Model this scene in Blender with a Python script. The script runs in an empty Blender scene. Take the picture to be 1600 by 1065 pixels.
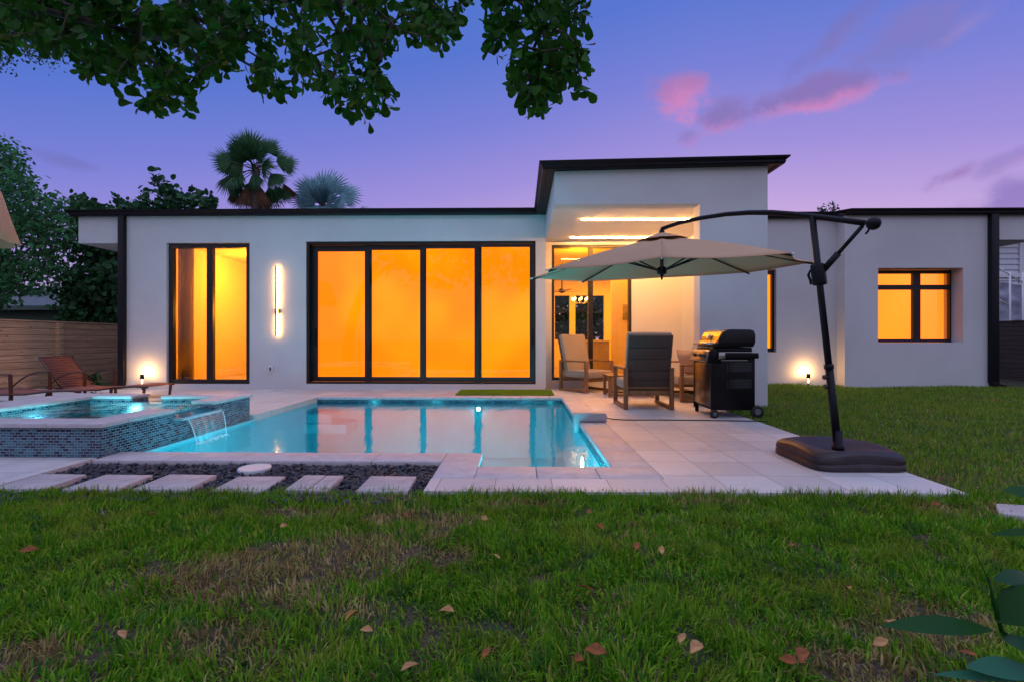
import bpy, bmesh, math, random
import numpy as np
from mathutils import Vector, Matrix, noise as mnoise
R = math.radians
random.seed(7)
rng = np.random.default_rng(11)
S = bpy.context.scene
COL = S.collection
# ------------------------------------------------------------------ camera
FPX, HOR, VPX, H = 755.0, 531.0, 812.0, 1.0
YAW = math.atan((VPX - 800.0) / FPX)
cd = bpy.data.cameras.new('camera'); cam = bpy.data.objects.new('camera', cd); COL.objects.link(cam)
cam.location = (0, 0, H); cam.rotation_euler = (R(90), 0, YAW)
cd.sensor_width = 36; cd.lens = FPX / 1600 * 36; cd.clip_start = 0.05; cd.clip_end = 2000
cd.shift_y = -(532.5 - HOR) / 1600.0
S.camera = cam
FW = Vector((-math.sin(YAW), math.cos(YAW), 0)); RT = Vector((math.cos(YAW), math.sin(YAW), 0))
def ray(px, py):
    return FW + RT * ((px - 800.0) / FPX) + Vector((0, 0, (HOR - py) / FPX))
def G(px, py, z=0.0):
    d = ray(px, py); t = (z - H) / d.z
    return Vector((0, 0, H)) + d * t
def V(px, py, Y):
    d = ray(px, py); return Vector((0, 0, H)) + d * (Y / d.y)
def D(px, py, depth):
    return Vector((0, 0, H)) + ray(px, py) * depth
# ------------------------------------------------------------------ render / colour
S.view_settings.view_transform = 'Standard'; S.view_settings.look = 'None'
S.view_settings.exposure = 0.22; S.view_settings.gamma = 1.0
S.render.engine = 'CYCLES'
S.cycles.use_denoising = True
try: S.cycles.denoiser = 'OPENIMAGEDENOISE'
except Exception: pass
S.cycles.max_bounces = 7; S.cycles.diffuse_bounces = 3; S.cycles.glossy_bounces = 3; S.cycles.transparent_max_bounces = 10
S.cycles.sample_clamp_indirect = 6.0
S.cycles.caustics_reflective = False; S.cycles.caustics_refractive = False
# ------------------------------------------------------------------ node helper
class NT:
    def __init__(s, tree): s.t = tree; s.n = tree.nodes; s.l = tree.links
    def add(s, typ, **kw):
        n = s.n.new(typ)
        for k, v in kw.items():
            if k.startswith('i_'):
                key = k[2:]
                key = int(key) if key.isdigit() else key.replace('_', ' ')
                s.put(n.inputs[key], v)
            else: setattr(n, k, v)
        return n
    def put(s, sock, v):
        if isinstance(v, bpy.types.NodeSocket): s.l.new(v, sock)
        elif isinstance(v, bpy.types.Node): s.l.new(v.outputs[0], sock)
        else:
            if isinstance(v, tuple) and len(v) == 3 and sock.type == 'RGBA': v = (*v, 1)
            sock.default_value = v
    def math(s, op, a, b=0.0, c=0.0, clamp=False):
        n = s.n.new('ShaderNodeMath'); n.operation = op; n.use_clamp = clamp
        s.put(n.inputs[0], a); s.put(n.inputs[1], b)
        if op in ('MULTIPLY_ADD', 'SMOOTH_MIN', 'SMOOTH_MAX'): s.put(n.inputs[2], c)
        return n.outputs[0]
    def dot(s, a, vec):
        n = s.n.new('ShaderNodeVectorMath'); n.operation = 'DOT_PRODUCT'
        s.put(n.inputs[0], a); n.inputs[1].default_value = vec
        return n.outputs['Value']
    def ramp(s, fac, stops, interp='LINEAR'):
        n = s.n.new('ShaderNodeValToRGB'); n.color_ramp.interpolation = interp
        e = n.color_ramp.elements
        while len(e) < len(stops): e.new(0.5)
        for i, (p, c) in enumerate(stops):
            e[i].position = p; e[i].color = (*c, 1) if len(c) == 3 else c
        s.put(n.inputs[0], fac); return n.outputs[0]
    def mix(s, fac, a, b, blend='MIX'):
        n = s.n.new('ShaderNodeMix'); n.data_type = 'RGBA'; n.blend_type = blend
        s.put(n.inputs[0], fac); s.put(n.inputs[6], a); s.put(n.inputs[7], b)
        return n.outputs[2]
    def smooth(s, x, lo, hi):
        n = s.n.new('ShaderNodeMapRange'); n.interpolation_type = 'SMOOTHSTEP'
        s.put(n.inputs[0], x); n.inputs[1].default_value = lo; n.inputs[2].default_value = hi
        return n.outputs[0]
# ------------------------------------------------------------------ world: dusk sky with a few clouds
W = bpy.data.worlds.new('World'); S.world = W; W.use_nodes = True
w = NT(W.node_tree); w.n.clear()
wc = w.add('ShaderNodeTexCoord').outputs['Generated']
sx = w.add('ShaderNodeSeparateXYZ', i_0=wc)
az = w.math('ARCTAN2', sx.outputs[0], sx.outputs[1])
daz = w.math('ABSOLUTE', w.math('SUBTRACT', az, R(20)))
daz = w.math('POWER', daz, 1.35)
elev = w.math('MULTIPLY_ADD', daz, 0.17, w.math('MAXIMUM', sx.outputs[2], 0.0))
skyc = w.ramp(elev, [(0.0, (.82, .58, .70)), (.16, (.74, .51, .72)), (.25, (.56, .40, .70)), (.35, (.36, .29, .68)),
                     (.46, (.20, .23, .65)), (.57, (.10, .19, .61)), (.77, (.07, .18, .57)), (.90, (.40, .50, .92)), (1.0, (.85, .95, 1.25))])
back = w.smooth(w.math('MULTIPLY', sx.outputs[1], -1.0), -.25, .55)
glow = w.ramp(w.math('MAXIMUM', sx.outputs[2], 0.0), [(0, (.18, .15, .20)), (.22, (.33, .30, .43)), (.42, (.56, .53, .82)), (.7, (.52, .60, 1.02)), (1, (.80, .88, 1.20))])  # brighter unseen sky behind the viewer, added to light wall and lawn
skyc = w.mix(1.0, skyc, (.84, .83, .90), 'MULTIPLY')
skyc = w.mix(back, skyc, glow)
def cloud(col, px, py, wpx, hpx, tilt, ctop, cbot, dens, scale, seed):
    d = ray(px, py).normalized()
    right = Vector((d.y, -d.x, 0)).normalized(); up = right.cross(d)
    e1 = right * math.cos(tilt) + up * math.sin(tilt); e2 = up * math.cos(tilt) - right * math.sin(tilt)
    a = math.atan(wpx / 2 / FPX); b = math.atan(hpx / 2 / FPX)
    cn = ray(px, py).length
    u = w.math('MULTIPLY', w.dot(wc, e1), cn / a / 1.0 / cn); u0 = 0
    v = w.math('MULTIPLY', w.dot(wc, e2), 1 / b)
    u = w.math('MULTIPLY', w.dot(wc, e1), 1 / a)
    r2 = w.math('ADD', w.math('MULTIPLY', u, u), w.math('MULTIPLY', v, v))
    r = w.math('SQRT', r2)
    mp = w.add('ShaderNodeMapping', i_Vector=wc, i_Location=(seed, seed * .7, seed * 1.3), i_Scale=(1, 1, 1.35))
    nz = w.add('ShaderNodeTexNoise', i_Vector=mp.outputs[0], i_Scale=scale, i_Detail=9.0, i_Roughness=.62, i_Distortion=.25).outputs[0]
    m = w.math('ADD', w.math('SUBTRACT', 0.95, r), w.math('MULTIPLY', w.math('SUBTRACT', nz, .5), 2.5))
    m = w.smooth(m, .05, .8)
    front = w.math('GREATER_THAN', w.dot(wc, d), 0.3)
    m = w.math('MULTIPLY', w.math('MULTIPLY', m, dens), front)
    cc = w.mix(w.smooth(w.math('ADD', v, w.math('MULTIPLY', w.math('SUBTRACT', nz, .5), 2.2)), -.75, .5), cbot, ctop)
    return w.mix(m, col, cc)
PK, GR, DG = (.62, .22, .46), (.22, .16, .43), (.17, .14, .38)
skyc = cloud(skyc, 1062, 142, 105, 90, .25, (.36, .17, .42), PK, .95, 13, 31.0)
skyc = cloud(skyc, 1128, 190, 95, 66, -.1, GR, (.44, .21, .48), .95, 13, 44.2)
skyc = cloud(skyc, 1075, 218, 50, 35, .3, GR, (.40, .2, .48), .6, 8, 4.9)
skyc = cloud(skyc, 1288, 147, 190, 52, .03, GR, PK, 1.0, 11, 22.3)
skyc = cloud(skyc, 1300, 58, 120, 50, .55, (.16, .15, .42), (.2, .17, .45), .75, 9, 7.7)
skyc = cloud(skyc, 1405, 70, 190, 70, .3, (.2, .17, .46), (.17, .17, .47), .7, 9, 9.1)
skyc = cloud(skyc, 1500, 48, 90, 40, .35, (.32, .22, .5), (.3, .22, .5), .5, 8, 3.9)
skyc = cloud(skyc, 1498, 272, 110, 34, .35, (.25, .16, .42), (.34, .2, .46), .9, 9, 6.3)
skyc = cloud(skyc, 1580, 248, 70, 24, .4, (.27, .2, .5), (.34, .22, .5), .7, 9, 8.3)
skyc = cloud(skyc, 1600, 320, 170, 70, .15, (.25, .18, .47), (.3, .22, .5), .9, 7, 5.5)
skyc = cloud(skyc, 100, 252, 90, 22, -.1, (.15, .15, .44), (.17, .16, .46), .6, 8, 12.5)
skyc = cloud(skyc, 235, 285, 40, 16, -.1, (.24, .2, .5), (.26, .2, .52), .45, 8, 14.5)
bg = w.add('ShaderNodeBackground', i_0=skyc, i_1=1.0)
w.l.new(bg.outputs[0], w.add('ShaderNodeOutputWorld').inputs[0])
# ------------------------------------------------------------------ materials
MATS = {}
def newmat(name):
    m = bpy.data.materials.new(name); m.use_nodes = True; t = NT(m.node_tree); t.n.clear()
    MATS[name] = m; return m, t
def finish(t, sh): t.l.new(sh if isinstance(sh, bpy.types.NodeSocket) else sh.outputs[0], t.add('ShaderNodeOutputMaterial').inputs[0])
def pbr(name, c, rough=.6, metal=0.0, var=.12, nscale=6.0, bump=0.0, bscale=120.0, c2=None, spec=.5, sheen=0, stretch=None, coord='Object', island=0.0, coat=0.0):
    m, t = newmat(name)
    tc = t.add('ShaderNodeTexCoord').outputs[coord]
    if stretch: tc = t.add('ShaderNodeMapping', i_Vector=tc, i_Scale=stretch).outputs[0]
    nz = t.add('ShaderNodeTexNoise', i_Vector=tc, i_Scale=nscale, i_Detail=5.0, i_Roughness=.6).outputs[0]
    c2 = c2 or tuple(max(0, x * (1 - var * 2)) for x in c)
    col = t.mix(t.smooth(nz, .3, .7), c2, c)
    if island:
        ri = t.add('ShaderNodeNewGeometry').outputs['Random Per Island']
        hs = t.add('ShaderNodeHueSaturation', i_Color=col)
        t.put(hs.inputs['Value'], t.math('MULTIPLY_ADD', ri, island, 1 - island / 2))
        col = hs.outputs[0]
    b = t.add('ShaderNodeBsdfPrincipled', i_Base_Color=col, i_Roughness=rough, i_Metallic=metal)
    b.inputs['Specular IOR Level'].default_value = spec
    if sheen: b.inputs['Sheen Weight'].default_value = sheen
    if coat: b.inputs['Coat Weight'].default_value = coat
    if bump:
        n2 = t.add('ShaderNodeTexNoise', i_Vector=tc, i_Scale=bscale, i_Detail=4.0).outputs[0]
        bp = t.add('ShaderNodeBump', i_Height=n2, i_Strength=bump, i_Distance=.01)
        t.l.new(bp.outputs[0], b.inputs['Normal'])
    finish(t, b); return m
def leafmat(name, c, c2, rough=.45, trans=.35, isl=.7):
    m, t = newmat(name)
    ri = t.add('ShaderNodeNewGeometry').outputs['Random Per Island']
    tc = t.add('ShaderNodeTexCoord').outputs['Object']
    nz = t.add('ShaderNodeTexNoise', i_Vector=tc, i_Scale=1.7, i_Detail=3.0).outputs[0]
    f = t.math('ADD', t.math('MULTIPLY', ri, .6), t.math('MULTIPLY', nz, .5), clamp=True)
    col = t.mix(f, c2, c)
    b = t.add('ShaderNodeBsdfPrincipled', i_Base_Color=col, i_Roughness=rough)
    b.inputs['Specular IOR Level'].default_value = .18
    tr = t.add('ShaderNodeBsdfTranslucent', i_0=col)
    mx = t.add('ShaderNodeMixShader', i_0=trans); t.l.new(b.outputs[0], mx.inputs[1]); t.l.new(tr.outputs[0], mx.inputs[2])
    finish(t, mx); return m
def emit(name, c, strength, base=None):
    m, t = newmat(name)
    finish(t, t.add('ShaderNodeEmission', i_0=c, i_1=strength)); return m
pbr('stucco', (.64, .64, .645), .85, var=.045, nscale=.9, bump=.35, bscale=160)
pbr('porch_paint', (.70, .68, .65), .8, var=.02, nscale=1.5, bump=.2, bscale=160)
pbr('black_metal', (.008, .007, .012), .5, var=.2, nscale=4, spec=.25)
pbr('bronze_frame', (.012, .010, .011), .4, var=.2, nscale=5)
pbr('roof_black', (.015, .014, .02), .6, var=.3, nscale=3)
pbr('coping', (.60, .55, .56), .55, var=.09, nscale=9, bump=.2, bscale=90)
pbr('step_stone', (.54, .49, .49), .65, var=.13, nscale=7, bump=.4, bscale=70)
pbr('wood_teak', (.33, .16, .06), .5, c2=(.21, .09, .035), nscale=5, stretch=(3, 3, .4), bump=.1)
pbr('fabric_dark', (.105, .062, .050), .95, var=.06, nscale=30, bump=.25, bscale=500, sheen=.2)
pbr('fabric_taupe', (.36, .28, .20), .95, var=.06, nscale=30, bump=.25, bscale=500, sheen=.3)
leafmat('fabric_umbrella', (.64, .40, .25), (.57, .36, .22), .9, .12)
pbr('sling_red', (.26, .075, .05), .7, var=.1, nscale=20, bump=.3, bscale=300)
pbr('lounger_frame', (.085, .03, .025), .35, var=.15, nscale=8)
pbr('grill_black', (.006, .006, .007), .4, var=.1, nscale=5, spec=.2)
pbr('grill_lid', (.006, .006, .007), .3, var=.1, nscale=5, spec=.3)
pbr('steel', (.55, .54, .52), .28, metal=1.0, var=.04, nscale=20, stretch=(1, 1, 12))
pbr('dark_steel', (.22, .20, .18), .25, metal=1.0, var=.05, nscale=20, stretch=(1, 1, 12))
pbr('knob_black', (.02, .02, .02), .4)
pbr('plastic_light', (.42, .41, .43), .5, var=.05)
pbr('plastic_grey', (.16, .17, .18), .5, var=.05)
pbr('plastic_white', (.7, .7, .7), .4, var=.03)
pbr('base_brown', (.034, .021, .022), .5, var=.2, nscale=10, bump=.15, bscale=60)
pbr('rubber', (.012, .012, .012), .7)
pbr('bark', (.10, .075, .055), .9, c2=(.04, .03, .022), nscale=9, stretch=(3, 3, .6), bump=.8, bscale=20)
pbr('palm_bark', (.11, .08, .06), .9, c2=(.045, .03, .025), nscale=14, stretch=(1, 1, 4), bump=.8, bscale=20)
pbr('palm_dead', (.16, .075, .035), .9, c2=(.08, .04, .02), nscale=8, island=.7)
pbr('shingle', (.13, .15, .17), .9, c2=(.08, .09, .11), nscale=8, stretch=(.5, 1, 4))
pbr('green_wall', (.10, .15, .13), .9, var=.1, nscale=3)
pbr('dead_leaf', (.34, .10, .02), .8, c2=(.16, .05, .012), nscale=30, island=.5)
pbr('yellow_leaf', (.42, .24, .03), .7, c2=(.3, .13, .02), nscale=30)
pbr('tan_leaf', (.60, .32, .12), .8, c2=(.34, .16, .06), nscale=30)
pbr('counter_stone', (.6, .55, .5), .4, var=.05)
pbr('cabinet', (.33, .28, .24), .6, var=.05)
pbr('inner_wall', (.72, .66, .56), .9, var=.02)
pbr('inner_floor', (.45, .38, .3), .5, var=.1)
pbr('picture_paint', (.4, .33, .28), .7, c2=(.15, .13, .12), nscale=9)
leafmat('curtain', (.85, .75, .30), (.65, .55, .2), .9, .85)
pbr('siding', (.62, .64, .68), .8, var=.05)
pbr('tarp', (.40, .42, .50), .6, c2=(.2, .21, .28), nscale=3, bump=1.0, bscale=5)
leafmat('leaf_almond', (.04, .17, .012), (.007, .035, .004), .55, .35)
leafmat('leaf_fine', (.05, .13, .04), (.015, .05, .02), .6, .3)
leafmat('leaf_oak', (.10, .33, .10), (.02, .09, .045), .5, .3)
leafmat('leaf_round', (.05, .15, .05), (.012, .05, .02), .45, .25)
leafmat('leaf_grape', (.06, .17, .07), (.015, .06, .03), .4, .25)
leafmat('leaf_palm', (.07, .21, .07), (.02, .07, .035), .45, .2)
leafmat('leaf_silver', (.28, .52, .56), (.10, .22, .26), .5, .2)
leafmat('leaf_front', (.015, .095, .012), (.009, .05, .008), .35, .2)
leafmat('leaf_teal', (.04, .20, .11), (.03, .13, .08), .4, .3)
leafmat('rug_green', (.34, .48, .03), (.24, .38, .02), .8, .1)
# grass: colour per blade from noise over the lawn
m, t = newmat('grass_blade')
ri = t.add('ShaderNodeNewGeometry').outputs['Random Per Island']
at_ = t.add('ShaderNodeAttribute', attribute_name='dry').outputs['Fac']
gtc = t.add('ShaderNodeTexCoord').outputs['Object']
gn1 = t.add('ShaderNodeTexNoise', i_Vector=gtc, i_Scale=2.3, i_Detail=4.0).outputs[0]
gn2 = t.add('ShaderNodeTexNoise', i_Vector=gtc, i_Scale=9.0, i_Detail=3.0).outputs[0]
g1 = t.mix(t.math('POWER', ri, 1.3), (.045, .21, .010), (.27, .50, .02))
g1 = t.mix(t.smooth(ri, .86, .95), g1, (.38, .42, .07))
g1 = t.mix(t.math('MULTIPLY', t.smooth(gn1, .50, .68), .75), g1, (.24, .34, .03))
g1 = t.mix(t.math('MULTIPLY', t.smooth(gn2, .52, .70), .6), g1, (.02, .12, .035))
dr = t.mix(ri, (.22, .13, .05), (.58, .42, .20))
col = t.mix(at_, g1, dr)
b = t.add('ShaderNodeBsdfPrincipled', i_Base_Color=col, i_Roughness=.6); b.inputs['Specular IOR Level'].default_value = .12
tr = t.add('ShaderNodeBsdfTranslucent', i_0=col)
mx = t.add('ShaderNodeMixShader', i_0=.3); t.l.new(b.outputs[0], mx.inputs[1]); t.l.new(tr.outputs[0], mx.inputs[2]); finish(t, mx)
# soil
m, t = newmat('soil')
tc = t.add('ShaderNodeTexCoord').outputs['Object']
n1 = t.add('ShaderNodeTexNoise', i_Vector=tc, i_Scale=2.0, i_Detail=6.0).outputs[0]
n2 = t.add('ShaderNodeTexNoise', i_Vector=tc, i_Scale=60.0, i_Detail=5.0, i_Distortion=1.0).outputs[0]
col = t.mix(t.smooth(n2, .35, .7), (.030, .022, .014), (.15, .10, .055))
col = t.mix(t.smooth(n1, .45, .6), col, t.mix(n2, (.02, .035, .008), (.05, .07, .02)))
b = t.add('ShaderNodeBsdfPrincipled', i_Base_Color=col, i_Roughness=.95)
bp = t.add('ShaderNodeBump', i_Height=n2, i_Strength=.8, i_Distance=.02); t.l.new(bp.outputs[0], b.inputs['Normal']); finish(t, b)
# pavers (world metres)
m, t = newmat('paver')
tc = t.add('ShaderNodeTexCoord').outputs['Object']
mp = t.add('ShaderNodeMapping', i_Vector=tc, i_Location=(.17, -.315, 0)).outputs[0]
br = t.add('ShaderNodeTexBrick', i_Vector=mp, i_Scale=1.0, i_Mortar_Size=.0028, i_Mortar_Smooth=.3, i_Bias=0.0, i_Brick_Width=.395, i_Row_Height=.41)
br.offset = 0.0
t.put(br.inputs['Color1'], (.58, .54, .53)); t.put(br.inputs['Color2'], (.70, .66, .65)); t.put(br.inputs['Mortar'], (.17, .15, .15))
n1 = t.add('ShaderNodeTexNoise', i_Vector=tc, i_Scale=3.0, i_Detail=7.0, i_Roughness=.65).outputs[0]
n2 = t.add('ShaderNodeTexNoise', i_Vector=tc, i_Scale=55.0, i_Detail=3.0).outputs[0]
col = t.mix(t.smooth(n1, .3, .75), t.mix(.82, (.3, .27, .27), br.outputs[0]), br.outputs[0])
n3 = t.add('ShaderNodeTexNoise', i_Vector=tc, i_Scale=1.1, i_Detail=9.0, i_Roughness=.7, i_Distortion=.6).outputs[0]
col = t.mix(t.math('MULTIPLY', t.smooth(n3, .52, .64), .22), col, (.26, .22, .21))
col = t.mix(t.math('MULTIPLY', t.smooth(n2, .62, .72), .35), col, (.28, .25, .24))
b = t.add('ShaderNodeBsdfPrincipled', i_Base_Color=col, i_Roughness=t.math('MULTIPLY_ADD', n1, .3, .38))
bp = t.add('ShaderNodeBump', i_Height=t.math('SUBTRACT', t.math('MULTIPLY', n2, .15), br.outputs['Fac']), i_Strength=.5, i_Distance=.004)
t.l.new(bp.outputs[0], b.inputs['Normal']); finish(t, b)
# mosaic tile (uv in metres)
m, t = newmat('mosaic')
uv = t.add('ShaderNodeTexCoord').outputs['UV']
br = t.add('ShaderNodeTexBrick', i_Vector=uv, i_Scale=1.0, i_Mortar_Size=.0024, i_Mortar_Smooth=.1, i_Bias=0.0, i_Brick_Width=.052, i_Row_Height=.0235)
t.put(br.inputs['Color1'], (0, 0, 0)); t.put(br.inputs['Color2'], (1, 1, 1)); t.put(br.inputs['Mortar'], (.5, .5, .5))
rv = t.add('ShaderNodeSeparateColor', i_0=br.outputs[0]).outputs[0]
n1 = t.add('ShaderNodeTexNoise', i_Vector=uv, i_Scale=18.0, i_Detail=2.0).outputs[0]
rr = t.math('ADD', t.math('MULTIPLY', rv, .75), t.math('MULTIPLY', n1, .3), clamp=True)
tc_ = t.ramp(rr, [(0, (.006, .010, .025)), (.35, (.012, .02, .05)), (.55, (.025, .08, .12)), (.8, (.06, .20, .25)), (1, (.02, .05, .09))])
col = t.mix(br.outputs['Fac'], tc_, (.27, .32, .36))
b = t.add('ShaderNodeBsdfPrincipled', i_Base_Color=col, i_Roughness=t.math('MULTIPLY_ADD', br.outputs['Fac'], .6, .12))
bp = t.add('ShaderNodeBump', i_Height=t.math('SUBTRACT', t.math('MULTIPLY', rv, .4), br.outputs['Fac']), i_Strength=.4, i_Distance=.003)
t.l.new(bp.outputs[0], b.inputs['Normal']); finish(t, b)
pbr('plaster', (.22, .70, .76), .8, var=.05, nscale=3)
# water
def watermat(name, tint, bump, scale):
    m, t = newmat(name)
    tc = t.add('ShaderNodeTexCoord').outputs['Object']
    mp = t.add('ShaderNodeMapping', i_Vector=tc, i_Scale=(1.0, .38, 1)).outputs[0]
    n1 = t.add('ShaderNodeTexNoise', i_Vector=mp, i_Scale=scale, i_Detail=2.0).outputs[0]
    bp = t.add('ShaderNodeBump', i_Height=n1, i_Strength=bump, i_Distance=.01).outputs[0]
    fr = t.add('ShaderNodeFresnel', i_IOR=1.33, i_Normal=bp).outputs[0]
    gl = t.add('ShaderNodeBsdfGlossy', i_Roughness=.085, i_Normal=bp)
    tp = t.add('ShaderNodeBsdfTransparent', i_0=tint)
    mx = t.add('ShaderNodeMixShader', i_0=fr); t.l.new(tp.outputs[0], mx.inputs[1]); t.l.new(gl.outputs[0], mx.inputs[2])
    finish(t, mx)
watermat('water', (.22, .82, .93), .32, 7.0)
watermat('spa_foam_water', (.60, .93, .98), .30, 7.0)
m, t = newmat('falling_water')
uv = t.add('ShaderNodeTexCoord').outputs['Object']
mp = t.add('ShaderNodeMapping', i_Vector=uv, i_Scale=(1, 22, 1)).outputs[0]
n1 = t.add('ShaderNodeTexNoise', i_Vector=mp, i_Scale=1.0, i_Detail=3.0).outputs[0]
df = t.add('ShaderNodeBsdfTranslucent', i_0=(.8, .9, .95)); gl = t.add('ShaderNodeBsdfGlossy', i_Roughness=.15)
ad = t.add('ShaderNodeAddShader'); t.l.new(df.outputs[0], ad.inputs[0]); t.l.new(gl.outputs[0], ad.inputs[1])
mx = t.add('ShaderNodeMixShader', i_0=t.math('MULTIPLY_ADD', t.smooth(n1, .35, .75), .14, .05))
t.l.new(t.add('ShaderNodeBsdfTransparent', i_0=(.92, .97, 1)).outputs[0], mx.inputs[1]); t.l.new(ad.outputs[0], mx.inputs[2]); finish(t, mx)
pbr('water_edge', (.7, .85, .9), .15, var=.02, spec=.8)
# glass
m, t = newmat('glass')
fr = t.add('ShaderNodeFresnel', i_IOR=1.5).outputs[0]
mx = t.add('ShaderNodeMixShader', i_0=fr)
t.l.new(t.add('ShaderNodeBsdfTransparent', i_0=(.93, .93, .92)).outputs[0], mx.inputs[1])
t.l.new(t.add('ShaderNodeBsdfGlossy', i_Roughness=.01).outputs[0], mx.inputs[2]); finish(t, mx)
# fabric shades behind the glass, room light put into them as emission
def shade(name, ca, cb, s, scale=.35, seed=0.0):
    m, t = newmat(name)
    tc = t.add('ShaderNodeTexCoord').outputs['Object']
    mp = t.add('ShaderNodeMapping', i_Vector=tc, i_Location=(seed, 0, seed), i_Scale=(1, 1, .8)).outputs[0]
    n1 = t.add('ShaderNodeTexNoise', i_Vector=mp, i_Scale=scale, i_Detail=1.5).outputs[0]
    col = t.mix(t.smooth(n1, .38, .66), ca, cb)
    finish(t, t.add('ShaderNodeEmission', i_0=col, i_1=s)); return m
shade('shade_orange', (1, .185, .001), (1, .265, .002), 1.65, .75, 3.1)
shade('shade_yellow', (1, .18, .001), (1, .215, .002), 2.5, .5, 1.0)
emit('led_warm', (1, .42, .10), 240.0)
emit('led_bar', (1, .46, .13), 42.0)
emit('lens_warm', (1, .66, .3), 30.0)
emit('bulb', (1, .62, .2), 14.0)
emit('pool_lamp', (.20, .88, 1.0), 240.0)
emit('spa_lamp', (.28, .92, 1.0), 260.0)
# wood boards
def boards(name, c1, c2, rowh):
    m, t = newmat(name)
    uv = t.add('ShaderNodeTexCoord').outputs['UV']
    br = t.add('ShaderNodeTexBrick', i_Vector=uv, i_Scale=1.0, i_Mortar_Size=.004, i_Mortar_Smooth=.2, i_Brick_Width=50.0, i_Row_Height=rowh)
    t.put(br.inputs['Color1'], (0, 0, 0)); t.put(br.inputs['Color2'], (1, 1, 1)); t.put(br.inputs['Mortar'], (.5, .5, .5))
    sp = t.add('ShaderNodeSeparateXYZ', i_0=uv)
    row = t.math('FLOOR', t.math('DIVIDE', sp.outputs[1], rowh))
    cb = t.add('ShaderNodeCombineXYZ', i_0=t.math('MULTIPLY_ADD', row, 7.3, t.math('MULTIPLY', sp.outputs[0], 1.2)), i_1=t.math('MULTIPLY', sp.outputs[1], 22.0), i_2=row)
    n1 = t.add('ShaderNodeTexNoise', i_Vector=cb, i_Scale=1.6, i_Detail=6.0, i_Roughness=.65, i_Distortion=.6).outputs[0]
    wn = t.add('ShaderNodeTexWhiteNoise', noise_dimensions='1D'); t.put(wn.inputs['W'], row)
    cb2 = t.add('ShaderNodeCombineXYZ', i_0=t.math('MULTIPLY', sp.outputs[0], 3.2), i_1=t.math('MULTIPLY', sp.outputs[1], 9.0))
    vo = t.add('ShaderNodeTexVoronoi', i_Vector=cb2, i_Scale=1.0)
    col = t.mix(t.smooth(n1, .3, .72), c2, c1)
    col = t.mix(t.math('MULTIPLY', wn.outputs[0], .35), col, c2)
    col = t.mix(t.math('SUBTRACT', 1.0, t.smooth(vo.outputs['Distance'], .05, .13)), col, tuple(x * .35 for x in c2))
    col = t.mix(br.outputs['Fac'], col, (.012, .009, .007))
    b = t.add('ShaderNodeBsdfPrincipled', i_Base_Color=col, i_Roughness=.85)
    bp = t.add('ShaderNodeBump', i_Height=t.math('SUBTRACT', t.math('MULTIPLY', n1, .3), br.outputs['Fac']), i_Strength=.7, i_Distance=.01)
    t.l.new(bp.outputs[0], b.inputs['Normal']); finish(t, b)
boards('fence_wood', (.74, .48, .28), (.42, .25, .14), .138)
boards('fence_grey', (.16, .12, .11), (.08, .06, .055), .11)
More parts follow.
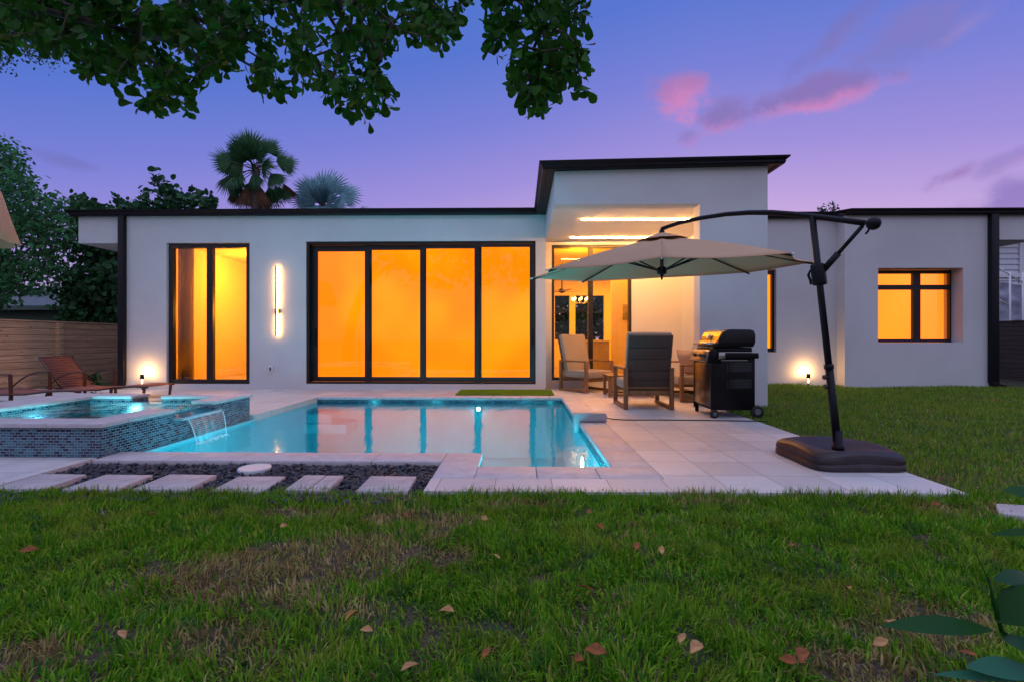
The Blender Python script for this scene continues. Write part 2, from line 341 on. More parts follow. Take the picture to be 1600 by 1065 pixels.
# ------------------------------------------------------------------ mesh builder
def wloc(p):
    v = Vector((0, 0, 0))
    while p is not None: v += Vector(p.location); p = p.parent
    return v
class MB:
    def __init__(s): s.v = []; s.f = []; s.sm = []
    def face(s, idx, smooth=False): s.f.append(idx); s.sm.append(smooth)
    def box(s, x0, x1, y0, y1, z0, z1):
        if x0 > x1: x0, x1 = x1, x0
        if y0 > y1: y0, y1 = y1, y0
        if z0 > z1: z0, z1 = z1, z0
        n = len(s.v)
        s.v += [(x0,y0,z0),(x1,y0,z0),(x1,y1,z0),(x0,y1,z0),(x0,y0,z1),(x1,y0,z1),(x1,y1,z1),(x0,y1,z1)]
        for q in ((3,2,1,0),(4,5,6,7),(0,1,5,4),(1,2,6,5),(2,3,7,6),(3,0,4,7)): s.face([n + i for i in q])
        return s
    def obox(s, a, b, wid, hgt, up=(0, 0, 1)):
        """bar from a to b with section wid (sideways) x hgt (along up)"""
        a = Vector(a); b = Vector(b); d = (b - a).normalized(); up = Vector(up)
        sd = d.cross(up)
        if sd.length < 1e-4: sd = d.cross(Vector((1, 0, 0)))
        sd.normalize(); u = sd.cross(d).normalized()
        n = len(s.v)
        for p in (a, b):
            for i, j in ((-1, -1), (1, -1), (1, 1), (-1, 1)):
                s.v.append(tuple(p + sd * (i * wid / 2) + u * (j * hgt / 2)))
        for q in ((3,2,1,0),(4,5,6,7),(0,1,5,4),(1,2,6,5),(2,3,7,6),(3,0,4,7)): s.face([n + i for i in q])
        return s
    def tube(s, pts, rad, n=8, cap=True):
        pts = [Vector(p) for p in pts]
        if not isinstance(rad, (list, tuple)): rad = [rad] * len(pts)
        base = len(s.v); prev = None
        for i, p in enumerate(pts):
            d = (pts[min(i + 1, len(pts) - 1)] - pts[max(i - 1, 0)])
            if d.length < 1e-6: d = Vector((0, 0, 1))
            d.normalize()
            a = (prev - d * prev.dot(d)) if prev is not None else d.cross(Vector((0, 0, 1)))
            if a.length < 1e-3: a = d.cross(Vector((1, 0, 0)))
            a.normalize(); prev = a; c = d.cross(a)
            for k in range(n):
                th = 2 * math.pi * k / n
                s.v.append(tuple(p + (a * math.cos(th) + c * math.sin(th)) * rad[i]))
        for i in range(len(pts) - 1):
            for k in range(n):
                k2 = (k + 1) % n
                s.face([base + i*n + k, base + i*n + k2, base + (i+1)*n + k2, base + (i+1)*n + k], True)
        if cap:
            s.face([base + k for k in range(n)][::-1]); s.face([base + (len(pts)-1)*n + k for k in range(n)])
        return s
    def lathe(s, c, prof, n=24, axis=(0, 0, 1), smooth=True):
        """prof: list of (r, h) along axis"""
        c = Vector(c); ax = Vector(axis).normalized(); a = ax.orthogonal().normalized(); b = ax.cross(a)
        base = len(s.v)
        for r, h in prof:
            for k in range(n):
                th = 2 * math.pi * k / n
                s.v.append(tuple(c + ax * h + (a * math.cos(th) + b * math.sin(th)) * max(r, 1e-4)))
        for i in range(len(prof) - 1):
            for k in range(n):
                k2 = (k + 1) % n
                s.face([base + i*n + k, base + i*n + k2, base + (i+1)*n + k2, base + (i+1)*n + k], smooth)
        s.face([base + k for k in range(n)][::-1]); s.face([base + (len(prof)-1)*n + k for k in range(n)])
        return s
    def prism(s, poly, a, b, axis='z'):
        """poly extruded between a and b along axis; poly coords are the other two axes in order"""
        n = len(poly); base = len(s.v)
        area = sum(poly[i][0]*poly[(i+1)%n][1] - poly[(i+1)%n][0]*poly[i][1] for i in range(n))
        if area < 0: poly = poly[::-1]
        def P(p, h):
            if axis == 'z': return (p[0], p[1], h)
            if axis == 'y': return (p[0], h, p[1])
            return (h, p[0], p[1])
        for h in (a, b): s.v += [P(p, h) for p in poly]
        s.face([base + i for i in range(n)][::-1]); s.face([base + n + i for i in range(n)])
        for i in range(n): s.face([base + i, base + (i+1)%n, base + n + (i+1)%n, base + n + i])
        return s
    def grid(s, rows, smooth=True):
        base = len(s.v); nr = len(rows); nc = len(rows[0])
        for r in rows: s.v += [tuple(p) for p in r]
        for i in range(nr - 1):
            for j in range(nc - 1):
                s.face([base + i*nc + j, base + i*nc + j+1, base + (i+1)*nc + j+1, base + (i+1)*nc + j], smooth)
        return s
    def build(s, name, mat, parent=None, bevel=0, seg=2, solid=0, fixn=True, origin=None):
        me = bpy.data.meshes.new(name)
        o = bpy.data.objects.new(name, me); COL.objects.link(o)
        V_ = np.array(s.v, dtype=float)
        if parent is not None: off = np.array(wloc(parent))
        elif origin is not None: off = np.array(origin, dtype=float); o.location = origin
        else:
            off = np.array([(V_[:,0].min()+V_[:,0].max())/2, (V_[:,1].min()+V_[:,1].max())/2, V_[:,2].min()]); o.location = off
        V_ = V_ - off
        me.from_pydata([tuple(x) for x in V_], [], s.f)
        me.polygons.foreach_set('use_smooth', s.sm)
        if fixn or bevel or solid:
            bm = bmesh.new(); bm.from_mesh(me)
            if bevel:
                bmesh.ops.bevel(bm, geom=list(bm.edges), offset=bevel, segments=seg, affect='EDGES', profile=.5, clamp_overlap=True)
                for f in bm.faces: f.smooth = True
            if solid: bmesh.ops.solidify(bm, geom=list(bm.faces), thickness=solid)
            bmesh.ops.recalc_face_normals(bm, faces=list(bm.faces))
            bm.to_mesh(me); bm.free()
        if bevel:
            try: me.set_sharp_from_angle(angle=R(50))
            except Exception: pass
        uvbox(me, off)
        me.materials.append(MATS[mat])
        if parent is not None: o.parent = parent
        return o
def uvbox(me, off):
    if len(me.loops) > 400000: return
    uvl = me.uv_layers.new(name='UVMap')
    nl = len(me.loops); co = np.empty(len(me.vertices)*3); me.vertices.foreach_get('co', co); co = co.reshape(-1, 3) + off
    li = np.empty(nl, dtype=np.int32); me.loops.foreach_get('vertex_index', li)
    npoly = len(me.polygons); nor = np.empty(npoly*3); me.polygons.foreach_get('normal', nor); nor = np.abs(nor.reshape(-1, 3))
    tot = np.empty(npoly, dtype=np.int32); me.polygons.foreach_get('loop_total', tot)
    ax = np.repeat(nor.argmax(axis=1), tot); p = co[li]
    uv = np.where((ax == 0)[:, None], p[:, [1, 2]], np.where((ax == 1)[:, None], p[:, [0, 2]], p[:, [0, 1]]))
    uvl.data.foreach_set('uv', uv.ravel())
def empty(name, loc, label, cat, group=None):
    o = bpy.data.objects.new(name, None); COL.objects.link(o); o.location = loc; o.empty_display_size = .2
    o['label'] = label; o['category'] = cat
    if group: o['group'] = group
    return o
def tag(o, label, cat, group=None):
    o['label'] = label; o['category'] = cat
    if group: o['group'] = group
    return o
def struct(o, kind='structure'): o['kind'] = kind; return o
def copy_tree(o, parent=None):
    c = o.copy(); COL.objects.link(c)
    if parent is not None: c.parent = parent
    for ch in list(o.children): copy_tree(ch, c)
    return c
def lamp(name, typ, loc, energy, color, parent=None, **kw):
    l = bpy.data.lights.new(name, typ); l.energy = energy; l.color = color
    for k, v in kw.items(): setattr(l, k, v)
    o = bpy.data.objects.new(name, l); COL.objects.link(o)
    o.location = Vector(loc) - (wloc(parent) if parent is not None else Vector((0, 0, 0)))
    if parent is not None: o.parent = parent
    return o

# =================================================================== SETTING
YW = 9.8            # main wall
YP = 7.29           # front of the porch frame
YR = 10.2           # recessed wall
YB = 9.95           # window block
ZR = 3.53           # underside of gutters
PXR = 2.93          # right edge of patio
def gz(x, y):
    x = np.asarray(x, float); y = np.asarray(y, float)
    b = .012*np.sin(x*2.1+.3*y)+.010*np.sin(y*3.3-x*1.1)+.006*np.sin(x*6.1+1.7*y+1)+.005*np.sin(y*8.3+x*2.3)
    side = np.clip((x - 2.6)/1.2, 0, 1)
    rise = side*np.clip((y - 3.6)/5.5, 0, 1)*.085
    return -.045 + b*np.clip(np.maximum((3.1 - y)/.4, 0) + side, .25, 1) + rise
# ground sheet, finely divided near the house, reaching the horizon
gx = np.unique(np.round(np.concatenate([np.array([-900,-300,-120,-60,-35,-22,-15,-12,-10.3]), np.arange(-9.5,-4,1.0), np.arange(-4.,13,.12), np.array([14,18,26,40,70,140,300,900])]), 4))
gy = np.unique(np.round(np.concatenate([np.array([-900,-300,-100,-40,-15,-6,-3,-1]), np.arange(-.5,11,.12), np.array([12,14,18,26,40,80,160,400,900])]), 4))
X_, Y_ = np.meshgrid(gx, gy); Z_ = gz(X_, Y_)
far = (np.abs(X_) > 30) | (Y_ > 30) | (Y_ < -10); Z_[far] = -.05
gm = MB(); gm.v = [tuple(p) for p in np.stack([X_.ravel(), Y_.ravel(), Z_.ravel()], 1)]
nx = len(gx)
for j in range(len(gy) - 1):
    for i in range(nx - 1):
        cx, cy = (gx[i]+gx[i+1])/2, (gy[j]+gy[j+1])/2
        if -10.3 < cx < 2.86 and 3.34 < cy < 9.9: continue
        if -3.6 < cx < -.6 and cy > 3.34 and cy < 4: continue
        gm.face([j*nx+i, j*nx+i+1, (j+1)*nx+i+1, (j+1)*nx+i], True)
struct(gm.build('ground', 'soil', origin=(0, 0, 0), fixn=False))
# pool plan
PX0, PX1, PY0, PYN, PY1, PXN = -3.56, .745, 3.81, 4.25, 8.44, -.35
dk = MB()
for r in ((-10.3, 3.4, 8.74, YW), (.53, 3.4, YW, YR), (1.045, PXR, 3.2, YP), (1.045, 2.70, YP, 7.54), (1.045, 3.4, 7.54, 8.74),
          (-.64, 1.045, 3.2, 3.5), (-10.3, -3.6, 3.05, 4.06), (-10.3, -6.0, 4.06, 8.74), (-6.0, PX0, 6.42, 8.74)):
    dk.box(r[0], r[1], r[2], r[3], -.09, 0)
struct(dk.build('patio', 'paver', origin=(0, 0, 0)))
# ---- swimming pool
pool = empty('swimming_pool', (-1.2, 6.3, 0), 'glowing turquoise swimming pool with pale stone coping in front of the sliding doors', 'swimming pool')
cp = MB()
def copstones(x0, x1, y0, y1, along, n, z=0.0, th=.045):
    g = .0025
    for i in range(n):
        if along == 'x':
            a = x0 + (x1-x0)*i/n; b = x0 + (x1-x0)*(i+1)/n; cp.box(a+g, b-g, y0, y1, z-th, z+.004)
        else:
            a = y0 + (y1-y0)*i/n; b = y0 + (y1-y0)*(i+1)/n; cp.box(x0, x1, a+g, b-g, z-th, z+.004)
copstones(PX1-.02, 1.043, 3.82, 8.42, 'y', 8)
copstones(PX0+.01, 1.043, 8.42, 8.738, 'x', 9)
copstones(-.33, 1.043, 3.502, 3.82, 'x', 3)
copstones(-.64, -.33, 3.502, 4.27, 'y', 1)
copstones(PX0, -.642, 3.97, 4.27, 'x', 5)
cp.build('coping', 'coping', pool, bevel=.008)
tl = MB()   # waterline tile band
tl.box(PX1, PX1+.03, PY0, PY1, -.17, -.046); tl.box(PX0, PX1+.03, PY1, PY1+.03, -.17, -.047)
tl.box(PXN, PX1+.03, PY0-.03, PY0, -.17, -.046); tl.box(PXN-.03, PXN, PY0-.03, PYN, -.17, -.047); tl.box(PX0, PXN-.03, PYN-.03, PYN, -.17, -.046)
tl.build('waterline_tile', 'mosaic', pool)
bs = MB(); dep = -1.05
bs.box(PX0-.03, PX1+.06, PY0-.06, PY1+.06, dep-.05, dep)
bs.box(PX1+.001, PX1+.05, PY0-.05, PY1+.05, dep, -.17); bs.box(PX0, PX1, PY1+.001, PY1+.05, dep, -.17)
bs.box(PXN, PX1, PY0-.05, PY0-.001, dep, -.17); bs.box(PXN-.05, PXN-.001, PY0, PYN, dep, -.17); bs.box(PX0, PXN-.05, PYN-.05, PYN-.001, dep, -.17)
bs.box(PX0-.05, PX0-.001, PYN, PY1, dep, -.06)
bs.build('basin', 'plaster', pool)
for k in range(2):
    b_ = MB(); b_.box(PX0, PX0+.40+.30*k, 8.05-.12*k, PY1-.002-.001*k, -.24-.15*k-.15, -.24-.15*k); b_.build('step', 'plaster', pool)
for (x, y, z, ax) in ((-.72, PY1-.01, -.2, (0, -1, 0)), (PX0+.02, 5.2, -.45, (1, 0, 0)), (-2.2, PYN+.01, -.45, (0, 1, 0)), (.2, PY0+.01, -.45, (0, 1, 0)), (PX1-.01, 5.6, -.45, (-1, 0, 0))):
    r = .032 if z > -.3 else .10
    o = MB().lathe((x, y, z), [(r*1.35, -.01), (r*1.35, .008), (r*1.02, .01)], 20, ax).build('lamp_ring', 'steel', pool)
    MB().lathe(Vector((x, y, z)) + Vector(ax)*.012, [(r, 0), (r*.8, .006)], 20, ax).build('lens', 'pool_lamp', o)
wt = MB()
n_ = len(wt.v); wt.v += [(PX0, PYN, -.085), (PXN, PYN, -.085), (PXN, PY0, -.085), (PX1, PY0, -.085), (PX1, PY1, -.085), (PX0, PY1, -.085)]
wt.face([0, 1, 2, 3, 4, 5]); struct(wt.build('pool_water', 'water', origin=(0, 0, -.085)))
# ---- raised spa
spa = empty('spa', (-4.8, 5.2, 0), 'raised spa faced in dark glass mosaic with spillway into the pool', 'spa')
SX0, SX1, SY0, SY1, SZ = -6.0, -3.56, 4.06, 6.4, .29
NY0, NY1 = 4.95, 5.60       # spillway notch
QX0, QX1 = -4.95, -4.57     # rear overflow notch
wl = MB(); e = .03
wl.box(SX0+e, SX1-e, SY0+e, SY0+.25, -.05, SZ-.042)                      # front
wl.box(SX1-.25, SX1-e, SY0+.25, NY0, -.35, SZ-.042); wl.box(SX1-.25, SX1-e, NY1, 6.1, -.35, SZ-.042)
wl.box(SX1-.25, SX1-e, NY0, NY1, -.35, .165)
wl.box(SX1-.25, SX1-e, 4.25, 4.26, -.36, -.05)
wl.box(SX0+e, SX0+.5, SY0+.25, SY1-e, -.05, SZ-.042)
wl.box(SX0+.5, QX0, 6.1, SY1-e, -.05, SZ-.042); wl.box(QX1, SX1-e, 6.1, SY1-e, -.35, SZ-.042); wl.box(QX0, QX1, 6.1, SY1-e, -.05, .215)
wl.box(SX0+.5, SX1-.25, SY0+.25, 6.1, -.5, -.45)
wl.build('wall', 'mosaic', spa)
cp = MB(); z = SZ; th = .04
def slab(x0, x1, y0, y1): cp.box(x0, x1, y0, y1, z-th, z)
for i in range(5): slab(SX0+(SX1-SX0)*i/5+.001, SX0+(SX1-SX0)*(i+1)/5-.001, SY0, SY0+.28)
slab(SX1-.29, SX1, SY0+.282, NY0); slab(SX1-.29, SX1, NY1, 5.85); slab(SX1-.29, SX1, 5.852, 6.08)
slab(SX0, SX0+.55, SY0+.282, 5.2); slab(SX0, SX0+.55, 5.202, 6.08)
slab(SX0, QX0-.0, 6.082, SY1); slab(QX1, SX1, 6.082, SY1)
cp.build('coping', 'coping', spa, bevel=.006)
sp = MB(); sp.box(SX1-.30, SX1+.075, NY0+.01, NY1-.01, .166, .196); sp.build('spillway', 'coping', spa, bevel=.005)
MB().lathe((-5.0, 4.33, .0), [(.09, 0), (.07, .006)], 20, (0, 1, 0)).build('lens', 'spa_lamp', spa)
MB().lathe((-5.47, 5.4, .0), [(.09, 0), (.07, .006)], 20, (1, 0, 0)).build('lens', 'spa_lamp', spa)
ws = MB(); rows = []
for i in range(40):
    y = SY0+.25 + (6.1-SY0-.25)*i/39; rows.append([])
    for j in range(46):
        x = SX0+.5 + (SX1-.25-SX0-.5)*j/45
        zz = .222 + .010*mnoise.noise(Vector((x*2.6, y*4, 1))) + .006*mnoise.noise(Vector((x*7, y*11, 4)))
        rows[-1].append((x, y, zz))
ws.grid(rows); struct(ws.build('spa_water', 'spa_foam_water', origin=(0, 0, 0), fixn=False))
ws = MB(); ws.v = [(QX0, 6.1, .222), (QX1, 6.1, .222), (QX1, SY1, .219), (QX0, SY1, .219)]; ws.face([0, 1, 2, 3])
ws.v += [(SX1-.25, NY0+.01, .2), (SX1+.075, NY0+.01, .199), (SX1+.075, NY1-.01, .199), (SX1-.25, NY1-.01, .2)]; ws.face([4, 5, 6, 7])
struct(ws.build('overflow_water', 'water', origin=(0, 0, 0), fixn=False))
# falling sheet of water
fl = MB(); rows = []
for i in range(14):
    tt = i/13; drop = .199 - .284*tt**1.0; out = SX1+.078+.10*math.sqrt(tt)
    row = []
    for j in range(31):
        q = j/30; y0 = NY0+.03 + .035*tt; y1 = NY1-.03 - .05*tt
        row.append((out + .006*math.sin(q*37+tt*2)*tt, y0+(y1-y0)*q, drop))
    rows.append(row)
fl.grid(rows)
struct(fl.build('falling_water', 'falling_water', origin=(0, 0, 0), fixn=False)); fl = MB()
for yy, s_ in ((NY0+.03, 1), (NY1-.03, -1)):
    fl.tube([(SX1+.078+.10*math.sqrt(i/13), yy+s_*(.035 if s_ > 0 else .05)*i/13, .199-.284*i/13) for i in range(14)], [.003+.003*i/13 for i in range(14)], 6)
struct(fl.build('falling_water_edge', 'water_edge', origin=(0, 0, 0), fixn=False))
fm = MB()
for k in range(140):
    a = random.random(); x = SX1+.18+random.gauss(0, .03); y = NY0+.03+a*(NY1-NY0-.08); r = random.uniform(.004, .012)
    fm.lathe((x, y, -.086), [(r, 0), (r*.7, r*.45), (0.0005, r*.6)], 6)
struct(fm.build('splash_foam', 'plastic_white', origin=(0, 0, 0)), 'stuff')
# ---- gravel bed
gb = MB(); gb.box(-3.6, -.64, 3.0, 3.97, -.12, -.06); struct(gb.build('gravel_bed', 'soil', origin=(0, 0, 0)))
pbr('gravel', (.055, .06, .078), .55, c2=(.02, .022, .03), nscale=30, island=1.2, bump=.3, bscale=60)
gv = MB()
ico = bmesh.new(); bmesh.ops.create_icosphere(ico, subdivisions=1, radius=1); iv = [v.co.copy() for v in ico.verts]; fi = [[v.index for v in f.verts] for f in ico.faces]; ico.free()
for k in range(6200):
    x = random.uniform(-3.59, -.66); y = random.uniform(3.05, 3.955); s_ = random.uniform(.010, .024)
    rot = Matrix.Rotation(random.random()*6.28, 3, 'Z') @ Matrix.Rotation(random.random()*6.28, 3, 'X')
    sc = Vector((s_*random.uniform(.8, 1.5), s_*random.uniform(.7, 1), s_*random.uniform(.4, .8)))
    b0 = len(gv.v); c = Vector((x, y, -.055+random.uniform(0, .035)))
    gv.v += [tuple(c + rot @ Vector((v.x*sc.x*random.uniform(.75, 1.15), v.y*sc.y*random.uniform(.75, 1.15), v.z*sc.z))) for v in iv]
    for f in fi: gv.face([b0+i for i in f])
struct(gv.build('gravel', 'gravel', origin=(0, 0, 0), fixn=False), 'stuff')
names_ = ['leftmost pale stepping stone in the dark gravel beside the lawn', 'second pale stepping stone from the left in the dark gravel',
          'third pale stepping stone from the left in the dark gravel', 'fourth pale stepping stone from the left, nearest below the round lid',
          'fifth stepping stone from the left, cracked joint across it', 'rightmost pale stepping stone next to the pool coping corner']
for k, (a, b) in enumerate(((64, 137), (165, 240), (264, 340), (373, 446), (476, 537), (579, 651))):
    x0 = V(a, 744.5, 3.54).x; x1 = V(b, 744.5, 3.54).x
    q = MB(); j = random.uniform(-.008, .008)
    if k == 4:
        xm = x0+(x1-x0)*.55
        q.prism([(x0, 3.54), (xm-.004, 3.54), (xm+.012, 3.19), (x0+.02, 3.19)], -.06, .0+j)
        q.prism([(xm+.004, 3.54), (x1, 3.545), (x1+.01, 3.19), (xm+.020, 3.19)], -.06, .0+j-.003)
    else: q.prism([(x0, 3.54+j), (x1, 3.54-j), (x1+.015, 3.19), (x0+.01, 3.19)], -.06, j)
    o = q.build('stepping_stone', 'step_stone', bevel=.006); tag(o, names_[k], 'stepping stone', 'stepping stones in the dark gravel bed')
c = G(398, 729.5, .0)
lid = MB().lathe((c.x, c.y, -.05), [(.115, 0), (.12, .045), (.118, .052), (.105, .055), (.10, .052), (.02, .056), (.001, .056)], 40)
tag(lid.build('skimmer_lid', 'plastic_white'), 'round off-white skimmer lid set in the dark gravel by the pool coping', 'lid')
# concrete slab in the lawn at right
p = G(1600, 808, -.02)
q = MB(); q.prism([(p.x-.12, p.y+.02), (p.x+.02, p.y+.19), (p.x+.5, p.y+.10), (p.x+.35, p.y-.2)], -.08, .0)
tag(q.build('concrete_slab', 'step_stone', bevel=.008), 'pale concrete slab half sunk in the lawn at the far right', 'slab')

# =================================================================== HOUSE
hs = empty('modern_house', (0, 12, 0), 'white flat-roofed single-storey modern house with black gutters and glowing windows', 'house')
def X(px, Y): return V(px, 500, Y).x
def Z(py, Y): return H + (HOR - py) / FPX * (Y * math.cos(YAW) if False else Y)
def wall(mb, x0, x1, z0, z1, y0, y1, ops):
    ops = sorted(ops); cur = x0
    for a, b, c_, d_ in ops:
        mb.box(cur, a, y0, y1, z0, z1); mb.box(a, b, y0, y1, z0, c_); mb.box(a, b, y0, y1, d_, z1); cur = b
    mb.box(cur, x1, y0, y1, z0, z1)
WL = X(190, YW)
w1 = (X(260, YW), X(390, YW), Z(600, YW), Z(378, YW))
dr_ = (X(478, YW), X(837, YW), Z(599.5, YW), Z(376.5, YW))
mb = MB(); wall(mb, WL, .53, -.1, ZR, YW, YW+.22, [w1, dr_])
mb.box(WL, WL+.2, YW+.22, 18, -.1, ZR)
mb.build('wall', 'stucco', hs)
# right wing
sw = (4.3, X(1213, YR), Z(550, YR), Z(422, YR))
bw = (X(1372, YB), X(1505, YB), Z(535, YB), Z(420, YB))
BX0, BX1 = X(1320, YB), X(1548, YB)
mb = MB(); wall(mb, 3.72, BX0, -.1, ZR, YR, YR+.2, [sw]); mb.build('wall', 'stucco', hs)
mb = MB(); wall(mb, BX0, BX1, -.1, ZR, YB, YB+.45, [bw]); mb.box(BX1-.2, BX1, YB+.45, 18, -.1, ZR); mb.build('wall', 'stucco', hs)
# soffit boxes on both side eaves
mb = MB(); mb.box(X(122, YW), WL-.003, YW+.01, 18, Z(378, YW), ZR); mb.build('soffit', 'stucco', hs)
mb = MB(); mb.box(BX1+.003, BX1+.95, YB+.01, 18, Z(377, YB), ZR); mb.build('soffit', 'stucco', hs)
# porch frame
CZ = 3.037
mb = MB()
mb.box(2.70, 3.71, YP, YP+.24, -.1, CZ-.0)
mb.prism([(.53, CZ), (3.71, CZ), (3.71, 3.60), (.53, 3.535)], YP, YP+.24, 'y')
mb.box(.53, .66, YP+.24, YR, CZ+.05, ZR)
mb.build('porch_frame', 'stucco', hs)
mb = MB(); mb.box(3.4, 3.71, YP+.24, YR, -.1, 3.55); mb.build('porch_side_wall', 'porch_paint', hs)
mb = MB(); mb.box(.53, 3.71, YP+.24, YR, CZ+.02, CZ+.049); mb.build('porch_ceiling', 'porch_paint', hs)
pd = (X(862, YR), X(987, YR), Z(593.5, YR), Z(383, YR))
mb = MB(); wall(mb, .3, 3.72, -.1, CZ+.02, YR, YR+.2, [pd]); mb.build('porch_back_wall', 'porch_paint', hs)
mb = MB(); mb.box(.33, .53, YW+.22, YR, -.1, 3.1); mb.build('porch_return_wall', 'porch_paint', hs)
for y, a, b in ((8.27, 1.06, 3.2), (9.72, 1.02, 3.19)):
    MB().box(a, b, y-.010, y+.010, CZ+.006, CZ+.0195).build('light_strip', 'led_warm', hs)
# roofs + gutters
mb = MB()
mb.box(X(122, YW)-.03, .40, YW-.02, 18, ZR, ZR+.05); mb.box(BX0-.1, BX1+1.0, YB-.02, 18, ZR, ZR+.05); mb.box(3.86, BX0-.1, YR-.02, 18, ZR, ZR+.05)
mb.prism([(.42, 3.545), (3.84, 3.61), (3.84, 3.66), (.42, 3.60)], YP-.03, 14, 'y')
mb.build('roof', 'roof_black', hs)
def gutter(pts, z0s):
    """K-profile gutter along plan points; outward side is to the right of travel"""
    prof = [(0, 0), (.06, 0), (.075, .03), (.075, .055), (.115, .085), (.12, .11), (.10, .115), (0, .115)]
    m_ = MB(); n = len(pts); rings = []
    for i, p in enumerate(pts):
        p = Vector(p)
        d0 = (Vector(pts[i]) - Vector(pts[i-1])).normalized() if i > 0 else None
        d1 = (Vector(pts[i+1]) - Vector(pts[i])).normalized() if i < n-1 else None
        nn = [Vector((d.y, -d.x)) for d in (d0, d1) if d is not None]
        m2 = sum(nn, Vector((0, 0))).normalized(); k = 1 / max(.3, m2.dot(nn[0]))
        rings.append([(p.x + m2.x*k*o_, p.y + m2.y*k*o_, z0s[i]+h_) for o_, h_ in prof])
    base = 0
    for r in rings: m_.v += r
    L = len(prof)
    for i in range(n-1):
        for k in range(L): m_.face([i*L+k, i*L+(k+1)%L, (i+1)*L+(k+1)%L, (i+1)*L+k])
    m_.face(list(range(L))[::-1]); m_.face([(n-1)*L+k for k in range(L)])
    m_.build('gutter', 'black_metal', hs)
xl = X(122, YW)-.04
gutter([(xl, 17), (xl, YW-.025), (.41, YW-.025), (.41, YP-.035), (3.85, YP-.035), (3.85, 13)], [3.53, 3.53, 3.53, 3.535, 3.60, 3.60])
gutter([(3.97, YR-.025), (BX0-.11, YR-.025), (BX0+.1, YB-.025), (BX1+1.05, YB-.025), (BX1+1.05, 17)], [3.53]*5)
# downspouts
mb = MB(); x = X(193.5, YW); mb.box(x-.06, x+.065, YW-.09, YW-.003, .16, ZR)
mb.prism([(x-.06, .16), (x+.065, .16), (x+.05, .08), (x-.03, .02), (x-.22, .0), (x-.22, .075), (x-.10, .09)], YW-.09, YW-.003, 'y')
mb.build('downspout', 'black_metal', hs, bevel=.008)
mb = MB(); x = X(1548.5, YB); mb.box(x-.075, x+.075, YB-.10, YB-.003, .16, ZR)
mb.prism([(x-.075, .17), (x+.075, .17), (x+.10, .12), (x+.25, .10), (x+.25, .0), (x+.04, .02), (x-.04, .08)], YB-.10, YB-.003, 'y')
mb.build('downspout', 'black_metal', hs, bevel=.008)
# ---- left window: frame, mullion, panes, curtain, room behind
def frame_rect(mb, x0, x1, z0, z1, y0, y1, w_):
    mb.box(x0, x0+w_, y0, y1, z0, z1); mb.box(x1-w_, x1, y0, y1, z0, z1)
    mb.box(x0+w_, x1-w_, y0, y1, z0, z0+w_); mb.box(x0+w_, x1-w_, y0, y1, z1-w_, z1)
fy = YW+.05
mb = MB(); frame_rect(mb, w1[0]+.02, w1[1]-.012, w1[2]+.002, w1[3]-.012, fy, fy+.09, .085)
xm = X(327.5, fy); mb.box(xm-.065, xm+.065, fy+.002, fy+.088, w1[2]+.087, w1[3]-.097)
wf = mb.build('window', 'bronze_frame', hs)
for a, b in ((w1[0]+.105, xm-.065), (xm+.065, w1[1]-.097)):
    MB().box(a, b, fy+.04, fy+.05, w1[2]+.087, w1[3]-.097).build('pane', 'glass', wf)
# ---- sliding door
fy = YW+.03
mb = MB(); x0, x1, z0, z1 = dr_
mb.box(x0, x0+.05, fy, fy+.17, z0, z1); mb.box(x1-.05, x1, fy, fy+.17, z0, z1); mb.box(x0+.05, x1-.05, fy, fy+.17, z1-.05, z1); mb.box(x0+.05, x1-.05, fy, fy+.17, z0, z0+.035)
door = mb.build('sliding_door', 'bronze_frame', hs)
pans = [(X(481, YW), X(577, YW)), (X(567, YW), X(664, YW)), (X(655, YW), X(752, YW)), (X(741, YW), X(835, YW))]
for i, (a, b) in enumerate(pans):
    yy = fy+.115 - .036*i if i < 4 else 0
    yy = fy + .125 - .038*i
    wl_ = X(492, YW)-X(481, YW) if i == 0 else .10
    m_ = MB(); zt = z1-.055; zb = z0+.04
    lw = .135 if i == 0 else .10; rw = .095
    m_.box(a, a+lw, yy, yy+.034, zb, zt); m_.box(b-rw, b, yy, yy+.034, zb, zt)
    m_.box(a+lw, b-rw, yy, yy+.034, zb, zb+.095); m_.box(a+lw, b-rw, yy, yy+.034, zt-(.12-.02*i), zt)
    pf = m_.build('door_panel', 'bronze_frame', door)
    MB().box(a+lw, b-rw, yy+.012, yy+.020, zb+.095, zt-(.12-.02*i)).build('pane', 'glass', door)
for px in (488, 833):
    x = X(px, YW); m_ = MB(); yh = fy-.01 if px > 600 else fy+.09
    m_.tube([(x, yh+.02, 1.19), (x, yh-.03, 1.17), (x, yh-.03, .92), (x, yh+.02, .90)], .010, 8); m_.box(x-.022, x+.022, yh+.005, yh+.02, .86, 1.23)
    m_.build('handle', 'black_metal', door)
m_ = MB(); m_.box(x0-.1, x1+.02, YW+.235, YW+.245, .05, 3.1); m_.build('roller_shade', 'shade_orange', door)
